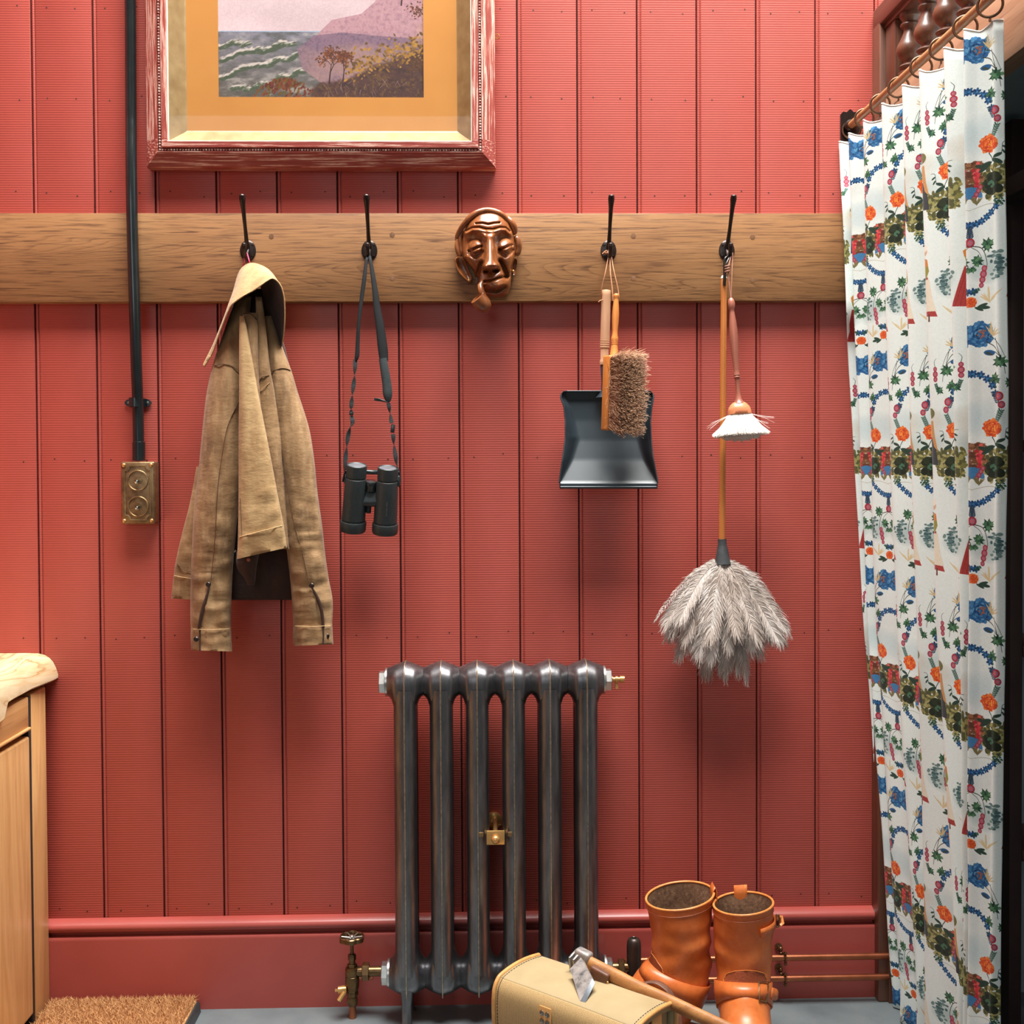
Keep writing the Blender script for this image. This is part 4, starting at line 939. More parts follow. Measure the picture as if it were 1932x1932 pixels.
for a_ in ((-.009, .004), (-.006, .007), (-.004, .003)): b.tube([tie + Vector((a_[0] - .004, -.002, a_[1] - .002)), tie + Vector((a_[0], -.006, a_[1] + .001)), tie + Vector((a_[0] + .006, -.003, a_[1] - .003))], .0015, 6)
b.build('cord', CORD, br, 60)

# ------------------------------------------------------------ feather duster and white brush on the fourth hook
fd = thing('feather_duster', 'grey ostrich feather duster with long orange wooden handle hanging from the fourth hook', 'feather duster', at(1363, 1060, -.065))
t0, p1 = at(1366, 520, -.056), at(1362, 1020, -.066); ax = p1 - t0; L_ = ax.length
b = MB(); b.lathe([(0, 0), (.0050, .0005), (.0062, .004), (.0064, .02), (.0066, L_ * .5), (.0064, L_)], t0, ax, 20); b.build('handle', ORW, fd, 50)
b = MB(); b.lathe([(0, -.0006), (.0048, -.0002), (.0060, .003), (.0067, .006)], t0, ax, 20); b.build('handle_tip', mottled('bare_tip', [(.4, (214, 190, 168)), (.6, (230, 210, 190))], ns=40), fd, 60, label='pale bare tip')
hk = HOOKS[3]; h0 = hk + Vector((0, -.022, -.012))
b = MB(); 
b.tube([V(p) for p in spl([h0 + Vector((0, -.008, -.002)), at(1367, 490, -.064), at(1366, 520, -.063), at(1365, 538, -.0635)], 5)], .0019, 8)
b.tube([V(p) for p in spl([h0 + Vector((.002, -.008, -.002)), at(1370, 500, -.068), at(1368.5, 525, -.068), at(1367.5, 540, -.066)], 5)], .0019, 8); b.build('wire_loop', BLACKM, fd, 60, label='dark wire hanging loop')
f0, f1 = at(1362.5, 1017, -.066), at(1363.5, 1064, -.067); ax = f1 - f0; L_ = ax.length
b = MB(); b.lathe([(.0086, 0), (.0088, .002), (.0088, L_ * .24), (.0100, L_ * .30), (.0145, L_ * .8), (.0178, L_)], f0, ax, 26); b.build('ferrule', mottled('black_leather_collar', [(.3, (44, 47, 49)), (.7, (60, 63, 65))], ns=80, rough=.6, bs=.2, bn=300), fd, 40)
k = NT('ostrich_feather'); oi = k.n('ShaderNodeObjectInfo'); n1 = k.noise(k.coord((25, 25, 18)), 1.0, 3)
c = k.ramp(n1, [(.25, (168, 154, 144)), (.5, (204, 194, 186)), (.75, (228, 222, 216))])
c = k.mix(k.math('MULTIPLY', oi.outputs['Random'], .55), c, (164, 142, 126)); k.set(c, .7, 0, .2, Sheen_Weight=.3); FEA = k.m
SHAFT = mottled('feather_shaft', [(.4, (92, 82, 78)), (.6, (120, 108, 102))], ns=60, rough=.5)
rf = random.Random(23); org = f1 - ax.normalized() * .004
def feather(phi, R, D, curl, wid, seed, NB=170):
    r = random.Random(seed); ca, sa = math.cos(phi), math.sin(phi)
    fy = .50 if sa > 0 else .34                                  # flattened between viewer and wall
    out = Vector((ca, -sa * fy, 0)); pts = []; N = 24; bend = r.uniform(-.010, .010)
    for i in range(N + 1):
        s = i / N
        pts.append(org + out * (.008 + R * (s ** .92)) + Vector((bend * s * s, 0, .006 * math.sin(math.pi * s) - D * s ** (1 + curl))))
    m = MB(); sh = MB(); sh.tube(pts[:-3], [.0009 * (1 - .7 * i / N) for i in range(N - 2)], 5)
    look = (Vector((0, -1, 0)) + out * r.uniform(.1, .7) + Vector((r.uniform(-.35, .35), 0, .25))).normalized()
    for sgn in (-1, 1):
        for k_ in range(NB):
            s = .03 + .97 * ((k_ + r.random()) / NB) ** .92; f_ = s * N; i = min(N - 1, int(f_)); p = pts[i].lerp(pts[i + 1], f_ - i); t = (pts[i + 1] - pts[i]).normalized()
            side = t.cross(look).normalized(); nrm = side.cross(t).normalized()
            if nrm.dot(look) < 0: nrm = -nrm
            env = min(1, .35 + 2.2 * s) * (1 - .35 * max(0, (s - .82) / .18) ** 2)
            w = wid * env * r.uniform(.70, 1.15)
            tip = max(0, (s - .86) / .14)
            d = (side * sgn * (1.0 - .72 * tip) + t * (.55 + .75 * s + .4 * tip) + nrm * r.uniform(.02, .32)).normalized()
            q1 = p + d * w * .38; d2 = (d + t * .45 + Vector((0, 0, -.25)) + nrm * r.uniform(-.35, .15)).normalized(); q2 = q1 + d2 * w * .36
            d3 = (d2 + Vector((0, 0, -.45)) + nrm * r.uniform(-.9, .5) + side * r.uniform(-.6, .6)).normalized(); q3 = q2 + d3 * w * .36
            wv = (t - d * t.dot(d)).normalized() * r.uniform(.00042, .00072) + nrm * r.uniform(-.0004, .0004)
            a = len(m.v); m.v += [tuple(p + wv), tuple(p - wv), tuple(q1 + wv), tuple(q1 - wv), tuple(q2 + wv * .8), tuple(q2 - wv * .8), tuple(q3 + wv * .25), tuple(q3 - wv * .25)]
            m.f += [(a, a + 1, a + 3, a + 2), (a + 2, a + 3, a + 5, a + 4), (a + 4, a + 5, a + 7, a + 6)]
    o = m.build('feather', FEA, fd, 0); sh.build('shaft', SHAFT, o, 60); return o
n_f = 0
def ring_of(cnt, p0, p1, R0, R1, D0, D1, curl, w0, w1):
    global n_f
    for i in range(cnt):
        phi = p0 + (p1 - p0) * (i + rf.uniform(.2, .8)) / cnt
        feather(phi, rf.uniform(R0, R1), rf.uniform(D0, D1), curl, rf.uniform(w0, w1), 100 + n_f); n_f += 1
TAU = 2 * math.pi
ring_of(11, 0, TAU, .020, .050, .205, .240, .05, .028, .034)          # inner bunch hanging lowest
ring_of(12, 0, TAU, .055, .080, .165, .200, .10, .030, .036)
ring_of(16, 0, TAU, .080, .108, .130, .160, .18, .032, .038)          # wide skirt
for ph, R_, D_ in ((.10, .118, .140), (-.2, .108, .165), (.45, .106, .150), (math.pi - .1, .108, .125), (math.pi + .25, .096, .150), (math.pi - .45, .100, .112)): feather(ph, R_, D_, .22, .034, 900 + int(ph * 100))
ring_of(9, .3, math.pi - .3, .035, .075, .120, .160, .12, .032, .038)  # front plumes
ring_of(14, 0, TAU, .028, .062, .055, .095, .30, .026, .032)          # short fluff at the collar
o = feather(math.pi - .05, .138, .118, .30, .010, 990, 60)

wb_ = thing('dusting_brush', 'small brush with red-brown turned handle and soft white bristles hanging beside the duster', 'brush', at(1395, 800, -.1))
RBW = wood('plum_handle', (158, 96, 76), (132, 74, 58), (96, 50, 40), 'Z', .38, 1.2, 5, .04, coat=.2, pores=.3)
t0 = at(1379, 561, -.088); p1 = at(1394, 760, -.102); ax = (p1 - t0); L_ = ax.length; ax.normalize(); q = L_ / 200
hp = [(0, 0), (2.2, 1), (4.5, 3), (6.6, 8), (7.2, 14), (6.2, 21), (4.6, 24), (5.0, 30), (6.8, 45), (8.2, 62), (8.4, 78), (7.6, 100), (6.2, 125), (5.6, 138), (5.7, 144), (6.2, 146), (6.4, 148), (5.2, 149.4), (6.2, 150.5), (6.3, 152), (5.0, 153.5), (4.4, 158), (3.9, 170), (4.4, 182), (6.0, 192), (9.5, 199), (11, 201), (10, 202.5)]
b = MB(); b.lathe([(r * .00102, h * q) for r, h in hp], t0, ax, 24); b.build('handle', RBW, wb_, 40)
side = Vector((1, 0, 0)); side = (side - ax * side.dot(ax)).normalized(); dep = ax.cross(side)
rows = []
for r, h in ((.011, -.001), (.016, .003), (.0205, .009), (.0228, .016), (.0230, .0225), (.0215, .0235)):
    rows.append([p1 + ax * h + side * (r * 1.04 * math.cos(a)) + dep * (r * .72 * math.sin(a)) for a in [2 * math.pi * i / 28 for i in range(28)]])
b = MB(); b.grid(rows, cu=True, cap0=True, cap1=True); b.build('dome', mottled('varnished_dome', [(.3, (182, 108, 72)), (.7, (206, 132, 92))], ns=25, rough=.3, scale=(1, 1, 4)), wb_, 50)
WHB = mottled('white_goat_hair', [(.3, (226, 216, 204)), (.7, (246, 240, 232))], ns=300, rough=.6)
rn = random.Random(31); base0 = p1 + ax * .022
for tuft in range(34):
    m = MB(); ring_ = 0 if tuft < 20 else (1 if tuft < 30 else 2); cnt = (20, 10, 4)[ring_]; rr = (.019, .012, .005)[ring_]
    a0 = 2 * math.pi * (tuft - (0, 20, 30)[ring_]) / cnt + .1
    for i in range(95):
        a = a0 + rn.gauss(0, .09); r1 = rr + rn.gauss(0, .0008)
        o0 = side * (r1 * 1.05 * math.cos(a)) + dep * (r1 * .68 * math.sin(a)); a2 = a0 + rn.gauss(0, .20); r2 = rr * 2.62 + rn.gauss(0, .0022); L1 = rn.gauss(.0545, .0012)
        o1 = side * (r2 * 1.06 * math.cos(a2)) + dep * (r2 * .62 * math.sin(a2)); c_ = o0 * .45 + o1 * .55
        m.strand([base0 + o0, base0 + c_ * 1.06 + ax * L1 * .5, base0 + o1 + ax * (L1 - .012 * (r2 / .05) ** 2)], .00036, .00028)
    m.build('bristle_tuft', WHB, wb_, 60)
m = MB()
for i in range(14):
    s_ = rn.choice((1, 1, -1)); P = base0 + side * (s_ * rn.uniform(.012, .020)); d = (side * s_ * rn.uniform(.9, 1.4) + ax * rn.uniform(.3, 1.0) + dep * rn.uniform(-.3, .3)).normalized(); m.strand([P, P + d * .03, P + d * .052 + ax * rn.uniform(-.006, .006)], .0002, .00012)
o = m.build('stray_hairs', WHB, wb_, 0); o['kind'] = 'stuff'
b = MB(); e = t0 - ax * .001
b.tube([V(p) for p in spl([h0 + Vector((.004, -.008, .002)), at(1374, 510, -.076), at(1377, 545, -.084), t0 + ax * .003], 5)], .0015, 7)
b.tube([V(p) for p in spl([h0 + Vector((.006, -.009, .002)), at(1381, 515, -.077), at(1380, 545, -.085), t0 + ax * .003], 5)], .0013, 7)
for z_ in (502, 507, 512): b.tube([at(1368, z_ + 1, -.079), at(1372, z_, -.083), at(1376, z_ - 1, -.079)], .0020, 7)
b.build('cord', mottled('dark_leather_cord', [(.3, (116, 72, 52)), (.7, (146, 94, 70))], ns=200, rough=.6), wb_, 60)
# ------------------------------------------------------------ cast iron radiator
k = NT('burnished_iron'); n1 = k.noise(k.coord((30, 30, 6)), 2.0, 4, .6)
k.set(k.ramp(n1, [(.25, (92, 92, 94)), (.6, (130, 129, 131)), (.85, (150, 146, 142))]), .36, .95, .5); k.bump(k.noise(k.coord(), 160, 4), .18, .0008); IRON = k.m
SEAMI = mottled('rubbed_seam', [(.3, (150, 132, 112)), (.7, (196, 180, 158))], ns=120, rough=.35, metal=.9)
YC, YF_, YB_ = -.080, -.106, -.052
RX = [at(px, 1270, YF_).x for px in (763.5, 831.5, 900, 968.5, 1037, 1106)]; PR = (RX[5] - RX[0]) / 5; ZT, ZB = .685, .0945
rad = thing('radiator', 'dark burnished cast iron column radiator with six sections standing against red wall', 'radiator', ((RX[0] + RX[5]) / 2, YC, 0))
def hub(m, x0, zc, sg):
    rows = []
    for i in range(25):
        t = -1 + 2 * i / 24; q = abs(t)
        bt = .0415 - .0135 * q; bb_ = float(np.interp(q, [0, .45, .62, .75, .9, 1], [.062, .062, .052, .036, .0285, .027]))
        a = float(np.interp(q, [0, .55, .8, 1], [.0475, .044, .034, .0275])); row = []
        for j in range(30):
            an = 2 * math.pi * j / 30; c, s = math.cos(an), math.sin(an)
            row.append(Vector((x0 + t * PR / 2, YC + a * math.copysign(abs(c) ** .85, c), zc + sg * (bt if s > 0 else bb_) * math.copysign(abs(s) ** .9, s))))
        rows.append(row)
    m.grid(rows, cu=True, cap0=True, cap1=True)
def section(i, foot):
    x = RX[i]; m = MB(); hub(m, x, ZT, 1); hub(m, x, ZB, -1)
    for y in (YF_, YB_):
        zz = [.105 + (.675 - .105) * q / 8 for q in range(9)]
        m.lathe([(.0225, z) for z in zz], (x, y, 0), (0, 0, 1), 24, False)
    if foot:
        for y, d in ((YF_ - .004, -1), (YB_ + .004, 1)):
            m.tube([(x, y, .075), (x, y + d * .003, .045), (x, y + d * .006, .012), (x, y + d * .008, .0)], [.0145, .0105, .0100, .0135], 14)
    o = m.build('section', IRON, rad, 40)
    s = MB(); s.tube([(x, YF_ - .0222, z) for z in (.085, .3, .5, .66)] + [(x, YF_ - .0222, .690), (x, YF_ - .0175, .712), (x, YF_ - .004, .7235), (x, YC, .7268), (x, YB_, .722)], .0016, 6); s.tube([(x, YF_ - .0222, .086), (x, YF_ - .017, .062), (x, YF_ + .004, .0535), (x, YC, .0522)], .0016, 6)
    s.build('seam_ridge', SEAMI, o, 60, label='bright rubbed casting seam')
for i in range(6): section(i, i in (0, 5))
def hexnut(m, c, ax, r, L, n=6): m.lathe([(r * .93, 0), (r, .0012), (r, L - .0012), (r * .93, L)], c, ax, n)
STEELN = mottled('plated_nut', [(.3, (170, 170, 166)), (.7, (200, 200, 196))], ns=40, rough=.28, metal=.9)
for zc, sx, nm in ((ZT, -1, 'end_plug'), (ZT, 1, 'end_plug'), (ZB, -1, 'end_bush'), (ZB, 1, 'end_bush')):
    x = RX[0] - PR / 2 if sx < 0 else RX[5] + PR / 2
    m = MB(); m.lathe([(.0280, 0), (.0280, .004), (.0262, .0045)], (x, YC, zc), (sx, 0, 0), 28); hexnut(m, (x + sx * .0042, YC, zc), (sx, 0, 0), .0228, .0125); m.build(nm, STEELN, rad, 25)
m = MB(); x = RX[5] + PR / 2 + .0165; m.lathe([(.0085, 0), (.0085, .002), (.0050, .003), (.0050, .008), (.0068, .009), (.0068, .013), (.0052, .014), (.0052, .017), (.0070, .018), (.0070, .0265), (.003, .027)], (x, YC, ZT), (1, 0, 0), 16); m.tube([(x + .011, YC, ZT - .004), (x + .011, YC - .002, ZT - .019)], .0034, 10); m.build('bleed_valve', BRASS, rad, 35)
# brass wall stay between the middle sections
sx = at(935, 1581, -.135).x; z0 = at(935, 1581, -.135).z
m = MB(); m.bb((sx - .0180, -.1345, z0 - .0140), (sx + .0180, -.1300, z0 + .0140), .0012); stay = m.build('wall_stay', BRASS, rad, 40)
m = MB(); m.lathe([(.0095, 0), (.0095, .0015), (.0072, .002), (.0086, .005), (.0076, .010), (.004, .013), (0, .0135)], (sx, -.1345, z0 - .001), (0, -1, -.08), 20); m.build('dome_nut', BRASS, stay, 60)
m = MB(); m.lathe([(.0050, 0), (.0050, .125)], (sx, -.006, z0), (0, -1, 0), 14); m.build('rod', BRASS, stay, 50)
for s_ in (-1, 1):
    m = MB(); m.bb((sx + s_ * .0285 - .005, -.131, z0 + .000), (sx + s_ * .0285 + .005, -.126, z0 + .010), .002); m.build('clamp_tip', ABRASS, stay, 40)
zf = at(932, 1550, -.012).z
m = MB(); m.bb((sx - .0132, -.012, z0 - .012), (sx + .0132, -.0085, zf - .010), .0006); m.bb((sx - .0142, -.030, zf - .022), (sx + .0142, -.008, zf - .0190), .0006)
m.lathe([(.0165, 0), (.0165, .0065), (.0150, .0075)], (at(932, 1550, -.004).x, 0, zf), (0, -1, 0), 28); m.build('wall_flange', BRASS, stay, 40)
m = MB(); m.lathe([(.0092, 0), (.0092, .001), (.0068, .0015), (.0075, .006), (.005, .0105), (0, .0115)], (at(931, 1548, -.01).x, -.0075, zf - .002), (0, -1, 0), 20); m.build('dome_nut', BRASS, stay, 60)

# handwheel valve, left
vx, vy = at(664.5, 1840, -.070).x, -.070
def zp(py): return at(664.5, py, vy).z
vt = thing('radiator_valve', 'antique brass valve with flower shaped handwheel at the left foot of the radiator', 'valve', (vx, vy, 0))
m = MB(); rows = []
for r_, h_ in ((.80, .000), (1.0, .002), (1.0, .0105), (.93, .0120), (.86, .0100), (.84, .0055), (.30, .0040), (.0, .0040)):
    rows.append([Vector((vx + r_ * (.0232 + .0026 * abs(math.sin(3 * a)) ) * math.cos(a), vy + r_ * (.0232 + .0026 * abs(math.sin(3 * a))) * math.sin(a), zp(1776) + h_)) for a in [2 * math.pi * i / 72 for i in range(72)]])
m.grid(rows, cu=True, cap0=True); hw = m.build('handwheel', ABRASS2, vt, 40)
m = MB()
for i in range(6):
    a = math.pi * i / 3; m.tube([(vx + .004 * math.cos(a), vy + .004 * math.sin(a), zp(1776) + .0075), (vx + .021 * math.cos(a), vy + .021 * math.sin(a), zp(1776) + .0095)], .0016, 6)
m.lathe([(.0048, .004), (.0048, .009), (.003, .012), (0, .0125)], (vx, vy, zp(1776)), (0, 0, 1), 14); m.build('spokes', STEELN, hw, 50)
m = MB(); m.lathe([(.0036, zp(1800)), (.0036, zp(1776))], (vx, vy, 0), (0, 0, 1), 14); m.build('stem', ABRASS2, vt, 50)
m = MB(); hexnut(m, (vx, vy, zp(1811)), (0, 0, 1), .0082, zp(1800) - zp(1811)); m.lathe([(.0066, zp(1818)), (.0066, zp(1810))], (vx, vy, 0), (0, 0, 1), 16); hexnut(m, (vx, vy, zp(1825)), (0, 0, 1), .0100, .0075)
m.lathe([(.0100, zp(1842)), (.0138, zp(1840)), (.0142, zp(1836)), (.0138, zp(1832)), (.0142, zp(1829)), (.0128, zp(1825)), (.009, zp(1824))], (vx, vy, 0), (0, 0, 1), 24); m.build('bonnet', ABRASS2, vt, 35)
m = MB(); m.lathe([(.0118, zp(1868)), (.0138, zp(1862)), (.0144, zp(1850)), (.0138, zp(1841)), (.0100, zp(1838))], (vx, vy, 0), (0, 0, 1), 26); hexnut(m, (vx, vy, zp(1878)), (0, 0, 1), .0122, .0105); m.lathe([(.0085, zp(1896)), (.0108, zp(1893)), (.0112, zp(1885)), (.0092, zp(1878))], (vx, vy, 0), (0, 0, 1), 20); hexnut(m, (vx, vy, zp(1897)), (0, 0, 1), .0098, .0075)
m.lathe([(.0100, 0), (.0100, RX[0] - PR / 2 - .018 - vx)], (vx, vy, ZB), (1, 0, 0), 20); m.build('body', ABRASS2, vt, 35)
m = MB(); hexnut(m, (vx + .0205, vy, ZB), (1, 0, 0), .0178, .0140); m.build('union_nut', ABRASS2, vt, 25)
m = MB(); m.lathe([(.0078, 0), (.0068, max(.02, zp(1897)))], (vx, vy, 0), (0, 0, 1), 18); m.build('copper_tail', COPPER, vt, 50, label='copper pipe tail')
m = MB(); zd = zp(1864); m.lathe([(.0075, 0), (.0085, .004), (.0075, .016), (.0068, .0165)], (vx - .012, vy - .006, zd), (-1, -.2, 0), 16); m.lathe([(.0030, 0), (.0030, .0065)], (vx - .0275, vy - .009, zd), (-1, -.2, 0), 6); m.lathe([(.0050, 0), (.0048, .020), (.0030, .0205), (.0026, .012)], (vx - .014, vy - .012, zd - .002), (-.55, -.35, -.75), 14); m.build('drain_cock', BRASS, vt, 35, label='bright brass drain cock')
m = MB(); m.lathe([(.0052, 0), (.0052, .030)], (vx + .012, vy + .004, ZB - .014), (1, 0, 0), 12); m.build('copper_stub', COPPER, vt, 50)

# lockshield, right, with pipes along the skirting
lx, ly = at(1196, 1800, -.072).x, -.072
def zl(py): return at(1196, py, ly).z
lv = thing('lockshield_valve', 'dark bronze capped valve standing right of the radiator beside the boots', 'valve', (lx, ly, 0))
m = MB(); m.lathe([(.0142, zl(1840)), (.0146, zl(1832)), (.0148, zl(1785)), (.0138, zl(1776)), (.0110, zl(1771)), (.0062, zl(1769)), (.0050, zl(1770)), (.0046, zl(1774)), (0, zl(1774))], (lx, ly, 0), (0, 0, 1), 28); m.build('cap', mottled('dark_cap', [(.3, (48, 40, 36)), (.7, (70, 58, 50))], ns=20, rough=.38, metal=.5), lv, 40)
m = MB(); m.lathe([(.0100, .0), (.0100, zl(1880)), (.0140, zl(1872)), (.0150, zl(1858)), (.0135, zl(1842)), (.011, zl(1840))], (lx, ly, 0), (0, 0, 1), 24)
m.lathe([(.0095, 0), (.0095, lx - RX[5] - PR / 2 - .018)], (lx, ly, ZB), (-1, 0, 0), 18); hexnut(m, (lx - .020, ly, ZB), (-1, 0, 0), .0165, .012); m.build('body', ABRASS2, lv, 35)
PY = -.046
for i, (py, nm) in enumerate(((1806, 'upper'), (1845, 'lower'))):
    z = at(1560, py, PY).z; t = thing('copper_pipe', nm + ' of two copper pipes running along the red skirting behind the boots', 'pipe', (1.0, PY, z), 'copper heating pipes')
    x1 = at(1230, py, PY).x
    m = MB(); pts = [(lx + .012, ly, z), (x1 - .01, PY - .008, z), (x1 + .02, PY, z), (1.012, PY, z)] if i else [(lx + .012, ly + .006, z), (x1, PY, z), (1.012, PY, z)]
    m.tube([V(p) for p in spl(pts, 6)], .0066, 16); m.build('tube', COPPER, t, 60)
    c = Vector((at(1481, py, PY).x, PY, z)); t2 = thing('pipe_clip', 'small brass two-screw clip holding the ' + nm + ' copper pipe', 'clip', c, 'brass pipe clips')
    m = MB(); m.torus(c, .0088, .0019, (1, 0, .12), 22, 8); m.build('ring', ABRASS2, t2, 60)
    m = MB(); m.lathe([(.0032, 0), (.0032, .006), (.0022, .0085), (0, .009)], c + Vector((-.0005, -.001, .0105)), (0, -1, .3), 12); m.lathe([(.0032, 0), (.0032, .006), (.0022, .0085), (0, .009)], c + Vector((0, -.001, -.0115)), (0, -1, .2), 12); m.build('clip_screw', ABRASS2, t2, 50)
    m = MB(); m.lathe([(.0078, 0), (.0078, .003), (.0045, .004), (.0045, .016)], c + Vector((-.008, -PY - .0225, .014)), (0, -1, 0), 16); m.ball(c + Vector((-.008, .003, .018)), .0045, .0045, .0045, 12, 8); m.ball(c + Vector((-.0075, .002, .009)), .0040, .0040, .0040, 12, 8); m.build('wall_rosette', ABRASS2, t2, 50)
# ------------------------------------------------------------ leather boots
k = NT('tan_leather'); n1 = k.noise(k.coord((8, 8, 8)), 2.0, 4, .6); n2 = k.noise(k.coord((60, 60, 60)), 2, 4)
c = k.ramp(n1, [(.25, (186, 90, 40)), (.55, (216, 116, 56)), (.8, (228, 140, 80))]); c = k.mix(k.math('MULTIPLY', k.ramp(n2, [(.5, (0.0, 0.0, 0.0)), (.7, (1.0, 1.0, 1.0))]), .25), c, (176, 84, 40))
k.set(c, .36, 0, .5); k.bump(k.noise(k.coord((220, 220, 220)), 2, 4), .15, .0006); LEA = k.m
EDGEL = mottled('leather_binding', [(.3, (206, 118, 54)), (.7, (226, 142, 78))], ns=60, rough=.32)
SUEDE = mottled('suede_lining', [(.3, (92, 62, 42)), (.6, (126, 92, 66)), (.8, (160, 124, 94))], ns=160, rough=.9, bs=.5, bn=500, bd=.001)
PATCHL = mottled('stitched_leather', [(.3, (140, 68, 42)), (.7, (168, 86, 50))], ns=220, rough=.45, bs=.6, bn=420, bd=.001)
OUTS = mottled('leather_sole', [(.3, (84, 50, 30)), (.7, (110, 66, 40))], ns=40, rough=.6)
def boot(cx, cy, yaw, label, sag, seed, buckles=True):
    t = thing('boot', label, 'boot', (cx, cy, 0), 'pair of tan leather boots')
    R = Matrix.Rotation(yaw, 3, 'Z'); O = Vector((cx, cy, 0))
    def W(p): return O + R @ Vector(p)
    tilt = .10
    # (z, forward, rx, r2, lean of the ring)
    S = [(.290, .000, .0560, .066, 0), (.270, .000, .0552, .062, 0), (.240, -.001, .0545, .058, 0), (.210, -.002, .0540, .056, 0), (.182, -.002, .0512, .055, 3), (.158, .000, .0500, .058, 10), (.134, .006, .0490, .060, 24), (.112, .018, .0475, .068, 38), (.090, .042, .0465, .069, 54), (.071, .080, .0470, .055, 68), (.060, .124, .0490, .046, 80), (.055, .162, .0500, .040, 88), (.052, .198, .0480, .036, 92), (.050, .228, .0380, .031, 94), (.047, .246, .020, .020, 95)]
    def ring(q, n=40, off=0.0):
        z, f, rx, r2, th = q; th = math.radians(th); out = []
        for j in range(n):
            a = 2 * math.pi * j / n; e = (math.cos(th), math.sin(th)); c_, s_ = math.cos(a), math.sin(a)
            x = (rx + off) * c_; y = f + e[0] * (r2 + off) * s_; zz = z + e[1] * (r2 + off) * s_
            if q[4] < 12: zz += tilt * x * sag * (z / .29) + (.04 if buckles else -.13) * (y) * (z / .29)
            w = .0042 * mnoise.noise(Vector((x * 22 + seed, y * 18, zz * 34))) * smooth(.29 - z, .01, .08) if z > .10 else .0
            x += w * c_ * 1.4; y += w * s_ * 1.4
            out.append(W((x, -y, max(.022, zz))))
        return out
    q = spl(S, 5)
    m = MB(); m.grid([ring(s) for s in q], cu=True, cap1=True); m.build('upper', LEA, t, 60)
    inner = [(S[0][0], 0, .0536, .0636, 0), (.270, 0, .0528, .0596, 0), (.240, -.001, .0520, .0556, 0), (.210, -.002, .0516, .0536, 0), (.180, -.002, .0488, .0524, 3), (.150, .002, .047, .052, 8), (.130, .006, .02, .03, 8)]
    m = MB(); m.grid([ring(s) for s in spl(inner, 4)], cu=True, cap1=True); m.build('lining', SUEDE, t, 60, label='rough suede inside')
    top = ring((S[0][0] + .0008, 0, .0552, .0650, 0)); m = MB(); m.tube(top + [top[0]], .0024, 8, caps=False); m.build('binding', EDGEL, t, 60, label='lighter rolled top edge')
    b2 = ring((S[0][0] - .012, 0, .0563, .0652, 0)); m = MB(); m.tube(b2 + [b2[0]], .0006, 5, caps=False); m.build('top_stitching', PATCHL, t, 60)
    # pull tab folded over the back of the rim
    m = MB(); rows = []
    for i in range(11):
        s_ = i / 10
        if s_ < .4: y, z = -.0618, .262 + .034 * s_ / .4
        elif s_ < .6: a = (s_ - .4) / .2 * math.pi; y, z = -.0648 + .0032 * math.cos(a) - .0008, .297 + .006 * math.sin(a)
        else: y, z = -.0688, .296 - .030 * (s_ - .6) / .4
        rows.append([W((x, -y, z + tilt * x * sag - .002 + (0 if buckles else .0085))) for x in (-.0125, -.006, 0, .006, .0125)])
    m.grid(rows); o = m.build('pull_tab', LEA, t, 60); solid(o, .0022, 0)
    # ankle strap with buckle, patch under it
    sr = [(.150 - .012, .012, .0508, .0668, 24), (.150 + .012, .006, .0512, .0628, 20)]
    m = MB(); strap = [[W((0, 0, 0))]]
    SA = (.1040, .022, .0488, .0715, 38); SB = (.1450, .002, .0514, .0615, 20)
    m.grid([ring(SA, 40, .0010), ring(tuple((np.array(SA) + np.array(SB)) / 2), 40, .0034), ring(SB, 40, .0018)], cu=True); o = m.build('ankle_strap', LEA, t, 60); solid(o, .0022, 0)
    mid = ring(tuple((np.array(SA) + np.array(SB)) / 2), 40, .0052); a_, b_ = ring(SA, 40, .0040), ring(SB, 40, .0046)
    j0, j1 = 5, 7
    m = MB(); loop = [a_[j0], a_[j1], b_[j1], b_[j0]]; loop = [p + (p - sum(loop, Vector()) / 4) * .22 for p in loop]; m.tube(loop + [loop[0]], .0016, 8); m.tube([(a_[j1] + b_[j1]) / 2, (a_[j0] + b_[j0]) / 2], .0013, 6); buckles and m.build('buckle', ABRASS, o, 60, label='brass buckle')
    m = MB(); d = (mid[2] - mid[4]).normalized(); p = mid[3]; u = (b_[3] - a_[3]).normalized(); nn = d.cross(u).normalized()
    rows = []
    for s_ in range(6): 
        c0 = p + d * (.004 + .0056 * s_) + R @ Vector((.0012 * s_, -.0006 * s_, 0)); hw_ = .0105 * (1 if s_ < 4 else (.9 if s_ == 4 else .55)); rows.append([c0 - u * hw_, c0, c0 + u * hw_])
    m.grid(rows); o3 = buckles and m.build('strap_end', LEA, o, 60); buckles and solid(o3, .0022, 0)
    m = MB()
    for jj in (8, 9): m.lathe([(.0014, 0), (.0014, .0006), (0, .0006)], mid[jj] - (mid[jj] - W((0, -.02, .13))).normalized() * .0030, (mid[jj] - W((0, -.02, .13))), 8)
    buckles and m.build('strap_holes', OUTS, o, 0)
    # arched stitched patch above the strap at the front
    m = MB(); rows = []
    for i in range(9):
        z = .148 + .036 * i / 8; w = math.sqrt(max(0, 1 - (i / 8) ** 2)); sq = [float(np.interp(z, [r[0] for r in S[::-1]], [r[kk] for r in S[::-1]])) for kk in range(5)]; sq[0] = z
        rg = ring(tuple(sq), 80, .0018); rows.append([rg[20 + int(round(11 * w * (g / 6)))] for g in range(-6, 7)])
    m.grid(rows); m.build('stitched_patch', PATCHL, t, 60)
    m = MB()
    rows2 = [r[0] for r in rows] + [rows[-1][6]] + [r[-1] for r in rows[::-1]]; m.tube(rows2, .0010, 5); m.build('patch_seam', EDGEL, t, 60)
